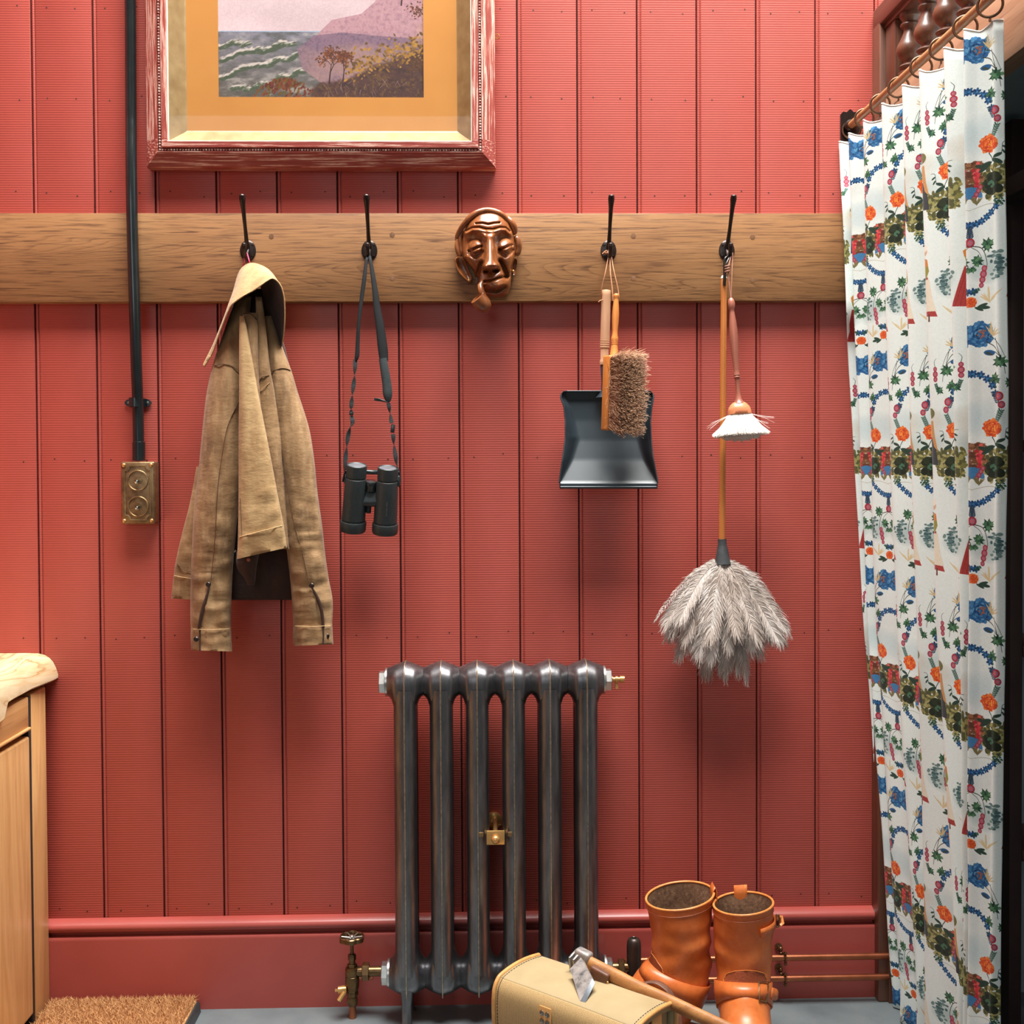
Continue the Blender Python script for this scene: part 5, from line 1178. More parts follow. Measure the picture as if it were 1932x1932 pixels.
    # side strap and buckle at the top
    if buckles:
        jr = 0; m = MB(); rr = ring((.262, 0, .0566, .0640, 0), 40, .0012); rl = ring((.246, 0, .0562, .0610, 0), 40, .0012)
        m.grid([[rr[j % 40], (rr[j % 40] + rl[j % 40]) / 2, rl[j % 40]] for j in range(-2, 8)]); o = m.build('side_strap', LEA, t, 60); solid(o, .002, 1)
        c0 = (rr[0] + rl[0]) / 2 + R @ Vector((.006, 0, 0)); m = MB(); m.tube([c0 + R @ Vector((.004 * math.cos(a), .003, .0125 * math.sin(a))) for a in [2 * math.pi * i / 16 for i in range(17)]], .0015, 7); m.build('buckle', ABRASS, o, 60)
        m = MB(); m.tube([c0 + R @ Vector((-.002, .004, .004)), c0 + R @ Vector((.007, .006, .006)), c0 + R @ Vector((.009, .004, -.004)), c0 + R @ Vector((.004, .002, -.007))], .0045, 8, asp=.35); m.build('strap_loop', EDGEL, o, 60)
    # sole and heel
    out = [(.030, -.052), (.044, -.030), (.046, .01), (.043, .05), (.052, .13), (.052, .18), (.040, .232), (.016, .254), (-.016, .254), (-.040, .232), (-.052, .18), (-.052, .13), (-.043, .05), (-.046, .01), (-.044, -.030), (-.030, -.052)]
    m = MB(); m.prism([W((x, -y, .024)) for x, y in out], (0, 0, -.012)); m.prism([W((x, -y, .013)) for x, y in [(.030, -.052), (.044, -.030), (.045, .02), (-.045, .02), (-.044, -.030), (-.030, -.052)]], (0, 0, -.013)); m.build('sole', OUTS, t, 0)
    return t
boot(.4845, -.2515, math.radians(-8), 'tan leather boot nearest the curtain, ankle buckle facing the camera', 1.0, 1.0)
boot(.3720, -.2080, math.radians(-88), 'tan leather boot turned sideways between the axe handle and the other boot', -1.0, 4.0, False)

# ------------------------------------------------------------ canvas shoulder bag
k = NT('tan_bag_canvas'); n1 = k.noise(k.coord((6, 6, 6)), 2, 4); rb = k.wave(k.coord((1, 1, 1), (0, 0, math.radians(42))), 120, .8, 2, 4, 'X')
c = k.ramp(n1, [(.3, (160, 140, 103)), (.7, (174, 154, 117))]); k.set(c, .6, 0, .35); k.bump(k.noise(k.coord((300, 300, 300)), 1, 3), .2, .0006); BAGC = k.m
k = NT('ribbed_flap'); rb = k.wave(k.coord((1, 1, 1), (0, 0, math.radians(42))), 105, 2.5, 2, 6, 'X'); k.set(k.ramp(rb, [(.2, (168, 138, 92)), (.8, (190, 160, 112))]), .6, 0, .35); k.bump(rb, .5, .0012); BAGF = k.m
BAGL = mottled('bag_leather_edge', [(.3, (190, 136, 76)), (.7, (214, 160, 96))], ns=80, rough=.45)
DKST = mottled('dark_thread', [(.4, (62, 50, 40)), (.6, (84, 68, 54))], ns=300, rough=.8)
STRL = mottled('brown_strap_leather', [(.3, (92, 62, 50)), (.7, (122, 84, 66))], ns=90, rough=.45)
bA = Vector((.103, -.234, 0)); bu = Vector((.219, -.196, 0)).normalized(); bw = Vector((-.078, -.096, 0)); bw = (bw - bu * bw.dot(bu)).normalized(); BL, BW, BH = .294, .124, .200
def bp(u, w, z): return bA + bu * u + bw * w + Vector((0, 0, z * .96))
bag = thing('shoulder_bag', 'tan canvas satchel with leather edged lid on the floor in front of the radiator', 'bag', bp(BL / 2, BW / 2, 0))
m = MB(); rot = Matrix((bu, bw, Vector((0, 0, 1)))).transposed()
m.box(bp(BL / 2, BW / 2, .095), (BL - .012, BW - .006, .190), rot, .010, 3); m.build('body', BAGC, bag, 50)
prof = [(-.003, .150), (-.003, .185), (.001, .198), (.008, .2005), (.040, .2045), (.075, .2045), (.108, .1995), (.120, .193), (.128, .180), (.131, .160), (.131, .130), (.129, .100), (.127, .082)]
pr = spl(prof, 5); cut = 5 * 6 + 3
def lid_rows(a, z): return [[bp(u, w, h + (.0015 * math.sin(math.pi * u / BL))) for (w, h) in pr[a:z]] for u in [-.004 + (BL + .008) * i / 24 for i in range(25)]]
m = MB(); m.grid(lid_rows(0, cut + 1)); o = m.build('lid', BAGC, bag, 60); solid(o, .002, -1)
m = MB(); m.grid(lid_rows(cut, len(pr))); o2 = m.build('lid_flap', BAGF, o, 60, label='ribbed shaded front of the lid'); solid(o2, .002, -1)
for u in (-.004, BL + .004):
    m = MB(); m.grid([[bp(u, w, h), bp(u, w * .93 + .004, max(h - .012, .085) if h > .1 else h)] for (w, h) in pr]); m.build('lid_end', BAGC, o, 60)
    m = MB(); m.tube([bp(u, w, h) for (w, h) in pr], .0040, 10); m.build('edge_piping', BAGL, o, 60, label='darker leather piping')
    us = u + (.009 if u < 0 else -.009)
    m = MB()
    P = [bp(us, w, h) + Vector((0, 0, .0006)) - bw * (0 if h > .19 else -.0006) for (w, h) in pr[8:]]
    for i in range(0, len(P) - 1):
        a, b_ = P[i], P[i + 1]; nseg = max(1, int((b_ - a).length / .0042))
        for s_ in range(nseg): m.tube([a.lerp(b_, s_ / nseg), a.lerp(b_, (s_ + .6) / nseg)], .0007, 4)
    x = m.build('stitching', DKST, o, 0); x['kind'] = 'stuff'
m = MB(); m.tube([bp(u, .127, .082) for u in (-.004, BL * .5, BL + .004)], .0038, 8); m.build('edge_piping', BAGL, o, 60)
tb = BL * .40
m = MB(); c0 = bp(tb, .1338, .153); m.box(c0, (.026, .003, .060), rot, .0012); tabp = m.build('fastening_tab', BAGL, bag, 40)
for du, dz in ((-.006, .019), (.006, .019), (-.006, .004), (.006, .004)):
    m = MB(); m.lathe([(.0050, 0), (.0048, .0012), (.0030, .0020), (.0024, .0012), (0, .0016)], bp(tb + du, .1353, .153 + dz), bw, 16); m.build('rivet', SCREW, tabp, 40)
m = MB(); m.box(bp(BL + .003, BW * .45, .150), (.003, .028, .085), rot, .001); sl_ = m.build('side_tab', BAGL, bag, 40)
m = MB(); m.lathe([(.0046, 0), (.0042, .0015), (0, .0022)], bp(BL + .005, BW * .45, .17), bu, 14); m.build('rivet', SCREW, sl_, 40)
m = MB(); rows = [tuple(at(*q)) for q in ((1185, 1890, -.345), (1196, 1868, -.352), (1212, 1856, -.362), (1238, 1853, -.374), (1259, 1866, -.386), (1272, 1888, -.396), (1281, 1915, -.404), (1284, 1950, -.41), (1282, 1985, -.415))]
P = [V(p) for p in spl(rows, 6)]; m.tube(P, .0095, 10, asp=.22, up=tuple(bw)); m.build('carrying_strap', STRL, bag, 60, label='dark brown leather strap')

# ------------------------------------------------------------ axe lying on the bag
k = NT('axe_steel'); n1 = k.noise(k.coord((30, 30, 30)), 2, 5, .65); k.set(k.ramp(n1, [(.30, (70, 74, 78)), (.45, (150, 144, 140)), (.7, (184, 174, 166))]), .45, .35, .5); k.bump(n1, .25, .001); STL = k.m
BITS = mottled('ground_bevel', [(.3, (92, 98, 104)), (.7, (122, 128, 132))], ns=30, rough=.3, metal=.8)
AXW = wood('axe_handle_wood', (190, 134, 78), (156, 102, 58), (104, 68, 44), 'X', .5, 1.0, 6, .1, pores=.5)
AXL = mottled('handle_leather', [(.3, (88, 54, 38)), (.7, (118, 74, 50))], ns=60, rough=.5)
ax_ = thing('axe', 'old hatchet with mottled steel head and long wooden handle resting on the tan satchel', 'axe', bp(.16, .06, .21))
hp_ = [at(1094, 1806, -.315), at(1122, 1822, -.335), at(1160, 1842, -.362), at(1200, 1862, -.392), at(1250, 1884, -.425), at(1310, 1912, -.465), at(1370, 1940, -.505), at(1440, 1972, -.55)]
m = MB(); q = [V(p) for p in spl(hp_, 5)]; nq = len(q); m.tube(q, [float(np.interp(i / (nq - 1), [0, .1, .3, .5, .8, 1], [.0100, .0125, .0140, .0125, .0118, .0125])) for i in range(nq)], 16, asp=.72, up=(0, 0, 1)); m.build('handle', AXW, ax_, 60)
# head: eye block, thin blade dropping to the lid, poll at the back
E0, E1 = at(1088, 1798, -.318), at(1115, 1812, -.338); d = (E1 - E0).normalized()
T_, R_, B_, L_q = at(1100, 1811, -.345), at(1123, 1855, -.405), at(1099, 1903.5, -.4435), at(1079, 1833, -.352)
nb_ = (R_ - T_).cross(L_q - T_).normalized(); th = .0030
if nb_.y > 0: nb_ = -nb_
m = MB(); up_ = Vector((0, 0, 1)); sd_ = d.cross(up_).normalized()
m.box((E0 + E1) / 2 - up_ * .003 + Vector((0, .008, 0)), ((E1 - E0).length, .020, .024), Matrix((d, sd_, d.cross(sd_))).transposed(), .005, 3); hd = m.build('head', STL, ax_, 40, label='mottled grey steel head')
def bl(a, b_):   # point of the blade, a from eye to bit, b from top to bottom
    return (T_.lerp(L_q, b_)).lerp(R_.lerp(B_, b_), a)
m = MB(); rows = []
for i in range(13):
    a = i / 12; row = []
    for j in range(9):
        b2 = j / 8; row.append(bl(a, b2) + nb_ * (float(np.interp(a, [0, .25, .82, 1], [.0075, .0040, .0026, .0003]))))
    rows.append(row + [bl(a, j / 8) - nb_ * float(np.interp(a, [0, .25, .82, 1], [.0075, .0040, .0026, .0003])) for j in range(8, -1, -1)])
m.grid(rows[:11], cu=True, cap0=True); m.build('blade', STL, hd, 40)
m = MB(); m.grid(rows[10:], cu=True, cap1=True); m.build('cutting_edge', BITS, hd, 40, label='ground bevel along the edge')
m = MB(); c0 = at(1083, 1813, -.316)
for o_ in (0, .009): m.box(c0 + d * (o_ - .002), (.004, .022, .032), Matrix((d, sd_, d.cross(sd_))).transposed() @ Matrix.Rotation(.35, 3, 'X'), .001)
m.build('eye_wedges', STL, hd, 40)
m = MB(); s0, s1 = at(1118, 1824, -.340), at(1152, 1843, -.362); dd = (s1 - s0).normalized(); s2 = dd.cross(up_).normalized()
m.box((s0 + s1) / 2 - up_ * .006, ((s1 - s0).length, .0265, .027), Matrix((dd, s2, dd.cross(s2))).transposed(), .004, 3); lc = m.build('leather_collar', AXL, ax_, 40, label='brown leather collar below the head')
for f_ in (.45, .8):
    m = MB(); m.lathe([(.0026, 0), (.002, .001), (0, .0014)], s0.lerp(s1, f_) - up_ * .008 + Vector((0, -.0135, 0)) * .95, Vector((.6, -1, 0)), 10); m.build('rivet', BRASS, lc, 40)

# ------------------------------------------------------------ cabinet and waney worktop at the left edge
FX = -.8965
cab = thing('cabinet', 'light oak cabinet with drawer above a plain door at the left edge', 'cabinet', (-1.2, -.5, 0))
m = MB(); m.bb((-1.55, -1.10, .0), (FX - .030, -.004, .662)); m.build('carcass', CABOAK, cab, 0)
m = MB(); m.bb((FX - .030, -.0998, .0), (FX, -.024, .6715), .0015); m.build('stile', CABOAK, cab, 40)
m = MB(); m.bb((FX - .030, -.1137, .0), (FX - .0005, -.1000, .668), .001); m.build('gap_shade_strip', mottled('painted_gap_shade', [(.4, (34, 28, 26)), (.6, (44, 36, 32))], ns=20, rough=.7), cab, 40, label='dark strip standing in for the shaded gap beside the stile')  # added strip, coloured dark as the shade in the gap beside the door
m = MB(); m.bb((FX - .026, -.62, .606), (FX + .001, -.1145, .670), .003); m.bb((FX - .026, -.62, .6045), (FX + .006, -.1145, .6105), .0024); m.build('drawer', CABOAKY, cab, 40)
m = MB(); m.bb((FX - .026, -.62, .040), (FX + .002, -.1140, .5925), .0055, 4); m.build('door', CABOAK, cab, 40)
wt = thing('worktop', 'pale waney-edged wooden worktop slab lying on the oak cabinet', 'worktop', (-1.2, -.5, .672))
m = MB(); rows = []
for i in range(61):
    y = -.0006 - 1.1 * i / 60; wv = .007 * mnoise.noise(Vector((y * 6, 3.1, 0))) + .0025 * mnoise.noise(Vector((y * 30, 1.1, 0))) - .010 * smooth(-y, .02, .12)
    drop = .030 * smooth(-y, .235, .262) * (1 - smooth(-y, .36, .42))
    pf = [(-1.55, .7376), (-.945, .7376), (-.920, .7366), (-.906, .7335), (-.896, .728), (-.888, .719), (-.8825, .706), (-.8795, .692), (-.879, .6855), (-.8835, .682), (-.8965, .6765), (-.920, .6725), (-.945, .672), (-1.55, .672)]
    row = []
    for j, (x, z) in enumerate(pf):
        fr_ = 1 if 2 < j < 11 else 0; zz = z - (drop * smooth(.725 - z, 0, .04) if x > -.94 else 0) * (1 if x > -.8962 else 0)
        nn = .0022 * mnoise.noise(Vector((x * 60, y * 26, z * 60)))
        row.append(Vector((x + fr_ * (wv + nn), y, zz + fr_ * nn * .6)))
    rows.append(row)
m.grid(rows, cu=True, cap0=True, cap1=True); m.build('slab', PALEWOOD, wt, 50)

# ------------------------------------------------------------ coir mat
mat_o = thing('doormat', 'ginger coir doormat with black rubber edge on the floor beside the cabinet', 'mat', (-.74, -.3, 0))
xr, zm = at(369, 1872, -.04).x, .024
m = MB(); m.bb((FX + .008, -.60, .0), (xr, -.032, zm), .002); k = NT('coir'); n1 = k.noise(k.coord((220, 220, 220)), 1, 3); k.set(k.ramp(n1, [(.25, (160, 104, 62)), (.5, (202, 150, 100)), (.75, (222, 182, 134))]), .9, 0, .15); COIR = k.m
m.build('backing', COIR, mat_o, 0)
rn = random.Random(5); m = MB()
for i in range(24000):
    x = rn.uniform(FX + .009, xr - .001); y = -.033 - (.20 * rn.random() ** 1.3 if i < 12000 else .565 * rn.random()); z = zm - .002; h = rn.uniform(.009, .0165); dx, dy = rn.gauss(0, .005), rn.gauss(0, .005)
    w = .00055; a = rn.uniform(0, 6.28); c_, s_ = w * math.cos(a), w * math.sin(a); v0 = len(m.v)
    m.v += [(x - c_, y - s_, z), (x + c_, y + s_, z), (x + dx * .4 + c_, y + dy * .4 + s_, z + h * .6), (x + dx * .4 - c_, y + dy * .4 - s_, z + h * .6), (x + dx + rn.gauss(0, .003), y + dy, z + h)]
    m.f += [(v0, v0 + 1, v0 + 2, v0 + 3), (v0 + 3, v0 + 2, v0 + 4)]
o = m.build('coir_pile', COIR, mat_o, 0); o['kind'] = 'stuff'
m = MB(); m.prism([Vector((xr + .001, -.034, 0)), Vector((xr + .001, -.034, zm - .002)), Vector((xr + .004, -.034, zm - .001)), Vector((xr + .007, -.034, zm - .006)), Vector((xr + .009, -.034, 0))], (0, -.57, 0)); m.build('rubber_edge', RUB, mat_o, 30, label='black rubber edge')
# ------------------------------------------------------------ printed curtain
def paint_print():
    S = 2.5; TW, TH = 166, 430
    rnd = random.Random(9); rs = np.random.RandomState(4)
    p = Paint(int(TW * S), int(TH * S), C(226, 237, 232))
    BL1, BL2, BL3 = C(38, 92, 142), C(66, 124, 170), C(24, 62, 104); GR, GR2 = C(36, 74, 56), C(62, 106, 74); ST = C(46, 52, 46); RD, RD2 = C(168, 46, 56), C(204, 96, 96); OR, OR2 = C(214, 84, 38), C(232, 128, 58); INK = C(44, 64, 84)
    def rep(fn, x, y, mir=True):
        x = x * .615 if mir else x
        for (xx, sg) in ((x, 1), (TW - x, -1)) if mir else ((x, 1),):
            for dx in (-TW, 0, TW):
                for dy in (-TH, 0, TH):
                    X, Y = (xx + dx) * S, (y + dy) * S
                    if -70 * S < X < (TW + 70) * S and -75 * S < Y < (TH + 75) * S: fn(X, Y, sg)
    def wash(x, y, rx, ry, col, a=.6):
        def f(X, Y, sg):
            ys, xs = p.win(X - rx * S, Y - ry * S, X + rx * S, Y + ry * S); u = (p.X[ys, xs] - X) / (rx * S); v = (p.Y[ys, xs] - Y) / (ry * S)
            if u.size: p.lblend(ys, xs, np.clip(1 - u * u - v * v, 0, 1) * a, col)
        rep(f, x, y)
    def peony(x, y, r, cols, ctr, seed):
        def f(X, Y, sg):
            q = random.Random(seed)
            for k in range(26):
                a = 2 * math.pi * k / 26; R = r * S * q.uniform(.72, .95); p.disc(X + R * math.cos(a), Y + R * math.sin(a) * .95, r * S * .20, r * S * .18, cols[q.randrange(2)], a)
            p.disc(X, Y, r * S * .82, r * S * .80, cols[0])
            for k in range(46):
                a = q.uniform(0, 6.28); R = r * S * math.sqrt(q.random()) * .85; c = cols[q.randrange(len(cols))]
                p.disc(X + R * math.cos(a), Y + R * math.sin(a), r * S * .15, r * S * .07, c, a + 1.57)
            if ctr is not None:
                for k in range(16): p.disc(X - sg * r * S * .15 + q.gauss(0, r * S * .13), Y + q.gauss(0, r * S * .16), r * S * .10, r * S * .05, ctr, q.uniform(0, 3))
        rep(f, x, y)
    def floret(x, y, r=6, col=BL1):
        def f(X, Y, sg):
            for k in range(6): a = 2 * math.pi * k / 6 + x; p.disc(X + r * .55 * S * math.cos(a), Y + r * .55 * S * math.sin(a), r * .52 * S, r * .30 * S, (col, BL3)[k % 2], a)
            p.disc(X, Y, r * .3 * S, r * .3 * S, BL2)
        rep(f, x, y)
    def leafclump(x, y, r=13, seed=0):
        def f(X, Y, sg):
            q = random.Random(seed)
            for k in range(9):
                a = 2 * math.pi * k / 9; L = r * S * q.uniform(.75, 1.05); p.poly([(X + L * math.cos(a), Y + L * math.sin(a)), (X + .5 * L * math.cos(a + .45), Y + .5 * L * math.sin(a + .45)), (X, Y), (X + .5 * L * math.cos(a - .45), Y + .5 * L * math.sin(a - .45))], (GR, C(30, 60, 48), GR2)[k % 3])
            for k in range(7): p.disc(X + q.gauss(0, r * .3 * S), Y + q.gauss(0, r * .3 * S), r * .22 * S, r * .2 * S, (GR2, C(92, 138, 96))[k % 2])
        rep(f, x, y)
    def berry(x, y, r):
        def f(X, Y, sg): p.disc(X, Y, r * S, r * S * 1.1, RD); p.disc(X, Y, r * .62 * S, r * .7 * S, C(150, 110, 138)); p.disc(X + sg * r * .1 * S, Y, r * .36 * S, r * .4 * S, RD2)
        rep(f, x, y)
    def stem(pts, w=1.3, col=ST):
        def mk_(X, Y, sg): p.curve([(X + sg * (a - pts[0][0]) * .7 * S, Y + (b - pts[0][1]) * S) for a, b in pts], w * S, col, w * .5 * S)
        rep(mk_, pts[0][0], pts[0][1])
    def fern(x, y, x1, y1, n=6, L=6, col=INK):
        def f(X, Y, sg):
            dx, dy = sg * (x1 - x) * .8 * S, (y1 - y) * S; p.line([(X, Y), (X + dx, Y + dy)], .8 * S, col)
            for k in range(n):
                t = (k + 1) / n; l = math.hypot(dx, dy); ux, uy = dx / l, dy / l
                for s2 in (-1, 1): p.disc(X + dx * t + (-uy * s2 * .55 - ux * .4) * L * .6 * S, Y + dy * t + (ux * s2 * .55 - uy * .4) * L * .6 * S, L * .42 * S, .9 * S, col, math.atan2(ux * s2 * .8 - uy, -uy * s2 * .8 - ux))
        rep(f, x, y)
    def leaf(x, y, L, a, col=GR, w=.3):
        def f(X, Y, sg): aa = a if sg > 0 else math.pi - a; p.disc(X + L * S * .5 * math.cos(aa), Y + L * S * .5 * math.sin(aa), L * S * .5, L * S * w * .5, col, aa)
        rep(f, x, y)
    M = 135
    # washes of landscape
    wash(95, 150, 46, 34, C(190, 212, 214)); wash(20, 190, 34, 30, C(176, 190, 184)); wash(88, 352, 34, 26, C(160, 184, 180), .7); wash(0, 150, 40, 26, C(206, 208, 196))
    # grotto band
    for k in range(260):
        x, y = rnd.uniform(26, 128), rnd.uniform(198, 250)
        if y > 250 - .18 * abs(x - 70): continue
        def f(X, Y, sg, c=rnd.choice([C(124, 122, 66), C(150, 148, 88), C(98, 96, 52), C(168, 162, 108), C(84, 86, 54)]), a=rnd.uniform(0, 3)): p.disc(X, Y, rnd.uniform(3, 6) * S, rnd.uniform(1.5, 3.5) * S, c, a)
        rep(f, x, y)
    for k in range(46):
        a, r_ = rnd.uniform(0, 6.28), math.sqrt(rnd.random())
        def f(X, Y, sg, c=rnd.choice([C(44, 54, 34), C(34, 42, 30), C(58, 66, 40)])): p.disc(X, Y, 6.5 * S, 5.5 * S, c)
        rep(f, 76 + 19 * r_ * math.cos(a), 228 + 15 * r_ * math.sin(a))
    for k in range(9):
        def f(X, Y, sg): p.disc(X, Y, 2.4 * S, 2.2 * S, C(70, 110, 84))
        rep(f, rnd.gauss(78, 6), rnd.gauss(226, 5))
    for k in range(60):
        x, y = rnd.uniform(106, 135), rnd.uniform(190, 226)
        def f(X, Y, sg, c=rnd.choice([C(122, 80, 52), C(96, 60, 42), C(150, 104, 70)])): p.disc(X, Y, rnd.uniform(3, 7) * S, rnd.uniform(1.5, 3) * S, c, rnd.uniform(-.4, .4))
        rep(f, x, y)
    for k in range(26):
        def f(X, Y, sg, c=rnd.choice([C(206, 60, 66), C(222, 96, 92), C(180, 44, 56)])): p.disc(X, Y, 3.0 * S, 2.6 * S, c)
        rep(f, rnd.gauss(116, 5), rnd.gauss(208, 8))
    for a in (.4, 1.0, 1.6, 2.2): leaf(124, 228, 20, a, BL2, .45)
    for i in range(4): berry(108 + i * 5, 228 + i * 5.2, 3.6)
    for k in range(20):
        a = rnd.uniform(-2.4, -.7); leaf(118, 254, rnd.uniform(6, 14), a, C(120, 112, 72), .14)
    stem([(60, 258), (90, 256), (128, 262)], .8, C(150, 142, 110))
    # big peonies and their stems
    peony(M - 23, 22, 19.5, (BL1, BL2, BL3, C(92, 150, 190)), C(150, 92, 66), 1)
    stem([(M - 36, 34), (M - 56, 44), (M - 74, 66)]); stem([(M - 40, 24), (M - 62, 36), (M - 78, 60)], 1.0); stem([(M - 30, 50), (M - 52, 50), (M - 70, 62), (M - 76, 84)]); stem([(M - 60, 30), (M - 66, 46), (M - 70, 58)], 1.0)
    leaf(M - 30, 50, 17, 3.0, BL1, .5); leaf(M - 34, 50, 12, 2.7, C(60, 70, 60), .3)
    for k in range(14): leaf(M - 52, 26, rnd.uniform(10, 22), rnd.uniform(-2.9, -.9), C(206, 184, 132), .10)
    leafclump(M - 70, 66, 13, 2); leafclump(M - 56, 92, 12, 3); leafclump(M - 92, 98, 9, 8)
    for i, r_ in enumerate((3.6, 4.8, 4.0)): berry(M - 104, 62 + i * 8.6, r_)
    stem([(M - 104, 58), (M - 106, 50), (M - 100, 44)], .8); fern(M - 104, 86, M - 98, 100, 5, 5, GR)
    # arch of florets, ferns, plums
    for i in range(5): a = math.pi / 2 + i * .30; floret(M - 4 + 58 * math.cos(a), 132 - 50 * math.sin(a), 6.2)
    fern(M - 52, 110, M - 62, 128, 6, 7); berry(M - 68, 118, 6.2); berry(M - 74, 131, 5.0); fern(M - 74, 138, M - 62, 160, 7, 7, GR)
    peony(M - 50, 166, 14, (OR, OR2, C(190, 62, 34)), C(240, 160, 70), 5)
    stem([(M - 50, 180), (M - 58, 192), (M - 44, 202)]); stem([(M - 58, 190), (M - 78, 184), (M - 82, 168), (M - 92, 166)], 1.0)
    for (x, y, L, a) in ((M - 58, 190, 18, 2.7), (M - 56, 194, 20, .3), (M - 48, 198, 17, .5), (M - 62, 188, 14, 3.5), (M - 84, 172, 8, 2.6), (M - 84, 178, 8, 2.2), (M - 40, 200, 16, -.3)): leaf(x, y, L, a, C(44, 66, 54), .36)
    # swag and wreath
    for i in range(6): t = i / 5; floret(M - 66 + 62 * t, 262 + 22 * math.sin(math.pi * .5 * t), 5.6)
    for k in range(6): fern(M - 78 + 3 * k, 262 - k, M - 84 + 4 * k, 254 - (k % 3) * 4, 2, 3.5, GR)
    fern(M, 288, M - 3, 304, 6, 6); berry(M - 1, 311, 6.4)
    leafclump(M - 42, 318, 13, 4); leafclump(M - 17, 340, 11, 6); leafclump(M + 6, 352, 7, 7)
    stem([(M - 4, 316), (M - 26, 322), (M - 36, 344), (M - 32, 362)]); stem([(M - 4, 318), (M - 20, 328), (M - 30, 350)], .8)
    for i, r_ in enumerate((4.2, 5.2, 4.6, 3.6)): berry(M - 34 + i * 2.6, 352 + i * 8.4, r_)
    floret(M - 8, 386, 6); fern(M - 22, 382, M - 10, 388, 4, 4, GR)
    peony(M - 2, 402, 8, (OR, OR2, C(190, 62, 34)), None, 7)
    for k in range(16): leaf(M - 46, 404, rnd.uniform(12, 26), rnd.uniform(-2.6, -.5), C(214, 196, 150), .09)
    for (x, L, a) in ((M - 16, 16, 3.4), (M - 10, 14, 2.7), (M - 18, 18, 3.0)): leaf(x, 410, L, a, C(44, 70, 56), .3)
    # figures on the tile edge: a woman in a red skirt below, one in a dark skirt above
    def fig(X, Y, sg):
        P = lambda l: [(X + a * .82 * S, Y + b_ * .92 * S) for a, b_ in l]
        p.poly(P([(-16, 0), (10, 0), (14, 38), (30, 74), (-38, 68), (-26, 30)]), C(168, 62, 58))
        for k in range(7): p.line(P([(-12 + k * 3, 4), (-32 + k * 8, 66)]), .8 * S, C(140, 46, 48))
        p.poly(P([(-4, 4), (14, 4), (20, 40), (28, 64), (-6, 62)]), C(226, 218, 196))
        p.poly(P([(-18, -26), (-4, -36), (10, -32), (14, -10), (6, 2), (-8, 2), (-14, -10)]), C(150, 144, 62)); p.poly(P([(-18, -26), (-4, -36), (10, -32), (12, -20), (-16, -16)]), C(206, 128, 54))
        p.disc(X + 2 * S, Y - 44 * S, 7 * S, 8 * S, C(216, 176, 144)); p.disc(X + 2 * S, Y - 49 * S, 8 * S, 6 * S, C(236, 230, 214))
        p.poly(P([(-6, 66), (-2, 66), (-3, 80), (-8, 80)]), C(96, 60, 48)); p.poly(P([(8, 68), (12, 68), (12, 82), (7, 82)]), C(96, 60, 48))
    rep(fig, 2, 336, False)
    def fig2(X, Y, sg):
        P = lambda l: [(X + a * .82 * S, Y + b_ * .92 * S) for a, b_ in l]
        p.poly(P([(-10, 0), (10, 0), (18, 52), (-16, 50)]), C(60, 62, 66)); p.poly(P([(2, 0), (12, 2), (18, 26), (8, 18)]), C(196, 142, 84))
        p.poly(P([(-12, -4), (-8, -28), (8, -30), (12, 2)]), C(196, 146, 92)); p.disc(X, Y - 40 * S, 11 * S, 9 * S, C(112, 110, 66)); p.disc(X - 6 * S, Y - 32 * S, 7 * S, 8 * S, C(222, 196, 158))
    rep(fig2, 4, 176, False)
    for k in range(40):
        def f(X, Y, sg, c=rnd.choice([C(88, 118, 118), C(110, 138, 134), C(66, 96, 98)])): p.disc(X, Y, rnd.uniform(2, 5) * S, rnd.uniform(1.5, 3) * S, c)
        rep(f, rnd.gauss(64, 10), rnd.gauss(346, 12))
    p.a += ((vnoise(p.w, p.h, 4, rs, 2) - .5) * .05)[..., None]
    return p.a

k = NT('printed_linen'); ti = k.n('ShaderNodeTexImage'); ti.image = img_from('linen_print', paint_print()); u = k.n('ShaderNodeUVMap'); k.l(u.outputs[0], ti.inputs[0])
k.set(ti.outputs[0], .85, 0, .2, Sheen_Weight=.1)
mp = k.n('ShaderNodeMapping'); mp.inputs['Scale'].default_value = (190, 300, 1); k.l(u.outputs[0], mp.inputs[0]); k.bump(k.noise(mp.outputs[0], 1.0, 2), .3, .0006); LINEN = k.m
FOLD = [  # frame x of each fold's front edge at the top, y 700, y 1200 and at the floor; top y
    ((1588, 1607, 1637, 1690), 281), ((1606, 1621, 1644, 1693), 262), ((1634, 1645, 1659, 1707), 230), ((1669, 1681, 1699, 1740), 196), ((1708, 1722, 1739, 1757), 156),
    ((1740, 1761, 1778, 1819), 126), ((1787, 1808, 1823, 1829), 91), ((1826, 1836, 1838, 1838), 58), ((1884, 1897, 1891, 1887), 46)]
def fold_pt(i, z):
    xs, ytop = FOLD[i]; f = i / 8
    X = .741 + (1.775 - z) / 1.775 * (.100 * (1 - f) + .045 * f) + (.030 if i == 8 else 0)
    py = 900.0
    for _ in range(8):
        px = float(np.interp(py, [ytop, 700, 1200, 1900], xs)); d = X * 2200 / (px - 912); py = 870 + (CAM_Z - z) * 2200 / d
    Y = min(-.006 - .004 * i, d - DIST)
    Y = min(Y, -.006 - .032 * smooth(z, 1.36, 1.44) * (1 - smooth(z, 1.65, 1.72)))
    return Vector(((px - 912) * (Y + DIST) / 2200 if i < 2 else X, Y, z))
cur = thing('curtain', 'pleated white linen curtain printed with flowers and figures, hanging from the pole', 'curtain', (.80, -.4, 0))
rows, lens = [], None
ZT_ = 1.776
levels = [.003 + (ZT_ - .003) * (i / 110) for i in range(111)]
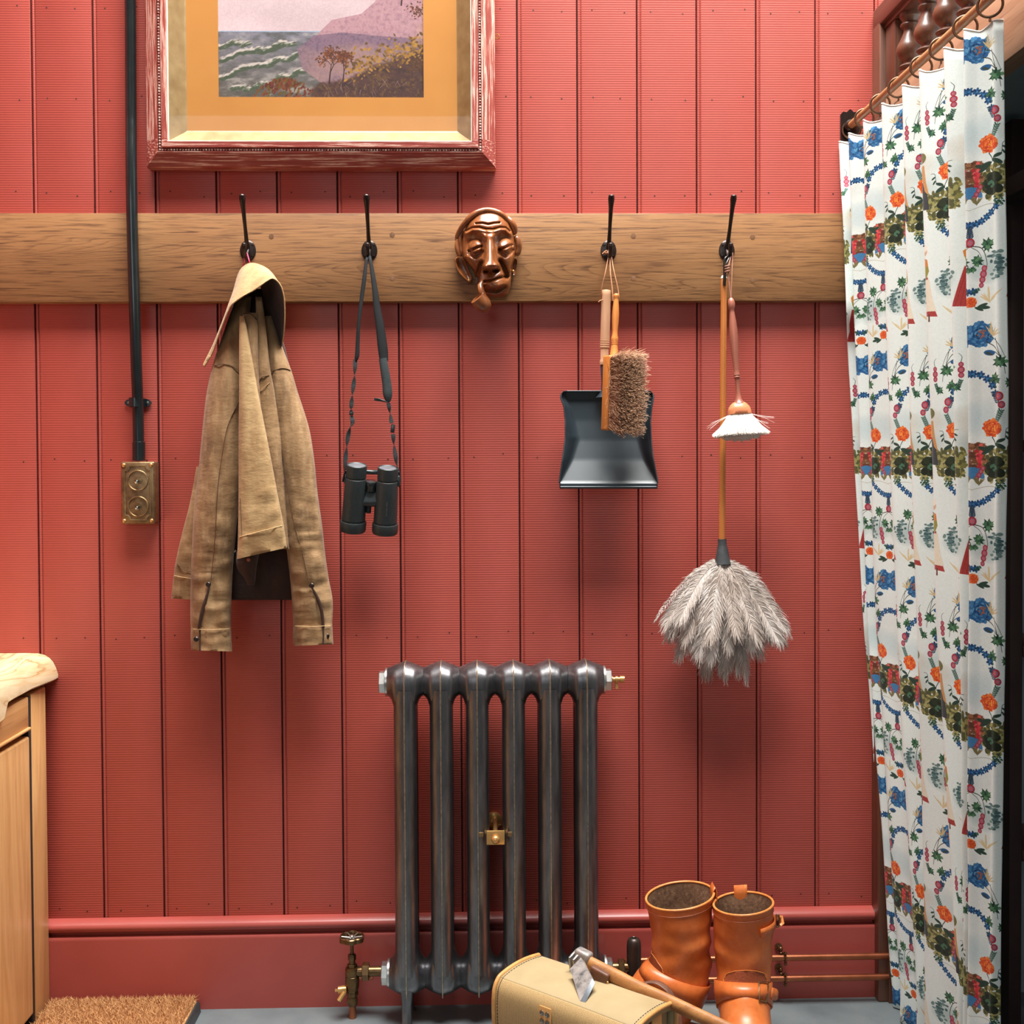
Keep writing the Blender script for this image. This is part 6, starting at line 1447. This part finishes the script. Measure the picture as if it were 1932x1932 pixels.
for z in levels:
    R_ = [fold_pt(i, z) for i in range(9)]; pts = [R_[0] + Vector((.035, .001, 0))]
    for i in range(8):
        a, b_ = R_[i], R_[i + 1]; dep = .046 + .010 * math.sin(i * 2.1); hgt = z / 1.775
        dep *= (.75 + .35 * hgt)
        if abs(a.y - b_.y) < .03: dep *= .5
        pts += [a, a.lerp(b_, .42) + Vector((dep * (.62 if i < 7 else .04), 0, 0)), a.lerp(b_, .80) + Vector((dep * (1.0 if i < 7 else .05), 0, 0))]
    pts += [R_[8], R_[8] + Vector((.012, -.004, 0))]
    row = [V(q) for q in spl(pts, 7)]
    for q in row:
        q.x += .0030 * mnoise.noise(Vector((q.y * 16, z * 4, 1.0))) * min(1, (1.776 - z) * 6)
        if z > 1.70:
            j = min(range(9), key=lambda n_: abs(q.y - R_[n_].y)); q.z += smooth(z, 1.70, 1.776) * (.012 * math.exp(-((q.y - R_[j].y) / .014) ** 2) - .004)
    rows.append(row)
ref = rows[60]; u_ = [0.0]
for a, b_ in zip(ref, ref[1:]): u_.append(u_[-1] + (b_ - a).length)
m = MB(); m.grid(rows); m.uv = [(uu / .166 + .62, (z - 1.770) / .430) for z in levels for uu in u_]
o = m.build('fabric', LINEN, cur, 0); o.data.polygons.foreach_set('use_smooth', [True] * len(o.data.polygons)); solid(o, .0012, 0)
m = MB(); m.tube([q + Vector((0, 0, .0005)) for q in rows[-1]], .0016, 6); m.build('top_hem', mottled('hem_linen', [(.3, (222, 216, 202)), (.7, (236, 232, 220))], ns=60, rough=.85), cur, 60)
for rg in RINGS[:8]:
    q = min(rows[-1], key=lambda w: abs(w.y - rg.y) + .3 * abs(w.x - rg.x)); m = MB()
    m.tube([rg + Vector((0, 0, -.0235)), (rg + q) / 2 + Vector((.001, 0, -.012)), q + Vector((.002, 0, -.012))], .0010, 6); m.build('hook', SCREW, cur, 60)

# ------------------------------------------------------------ what stands in the dark cupboard
shf = thing('shelving', 'dark wooden shelf unit in the shadow behind the open edge of the curtain', 'shelf', (1.10, -.2, 0))
xu = atx(1893, 1400, 1.02)
DSH = mottled('dark_shelf_wood', [(.3, (58, 38, 34)), (.7, (72, 48, 42))], ns=10, rough=.6)
m = MB(); m.bb((1.02, -.190, 0), (1.045, -.145, 1.78), .002); m.build('upright', DSH, shf, 40)
m = MB(); m.bb((1.02, -.060, 0), (1.045, -.020, 1.78), .002); m.build('upright', DSH, shf, 40)
m = MB(); m.bb((.980, -.60, 1.615), (1.0195, -.191, 1.650), .001); m.build('side_rail', DSH, shf, 40)
for z in (.34, .74, 1.14, 1.50): 
    m = MB(); m.bb((1.0455, -.190, z), (1.395, -.02, z + .022), .002); m.build('shelf_board', DSH, shf, 40)
bpy.context.view_layer.update()
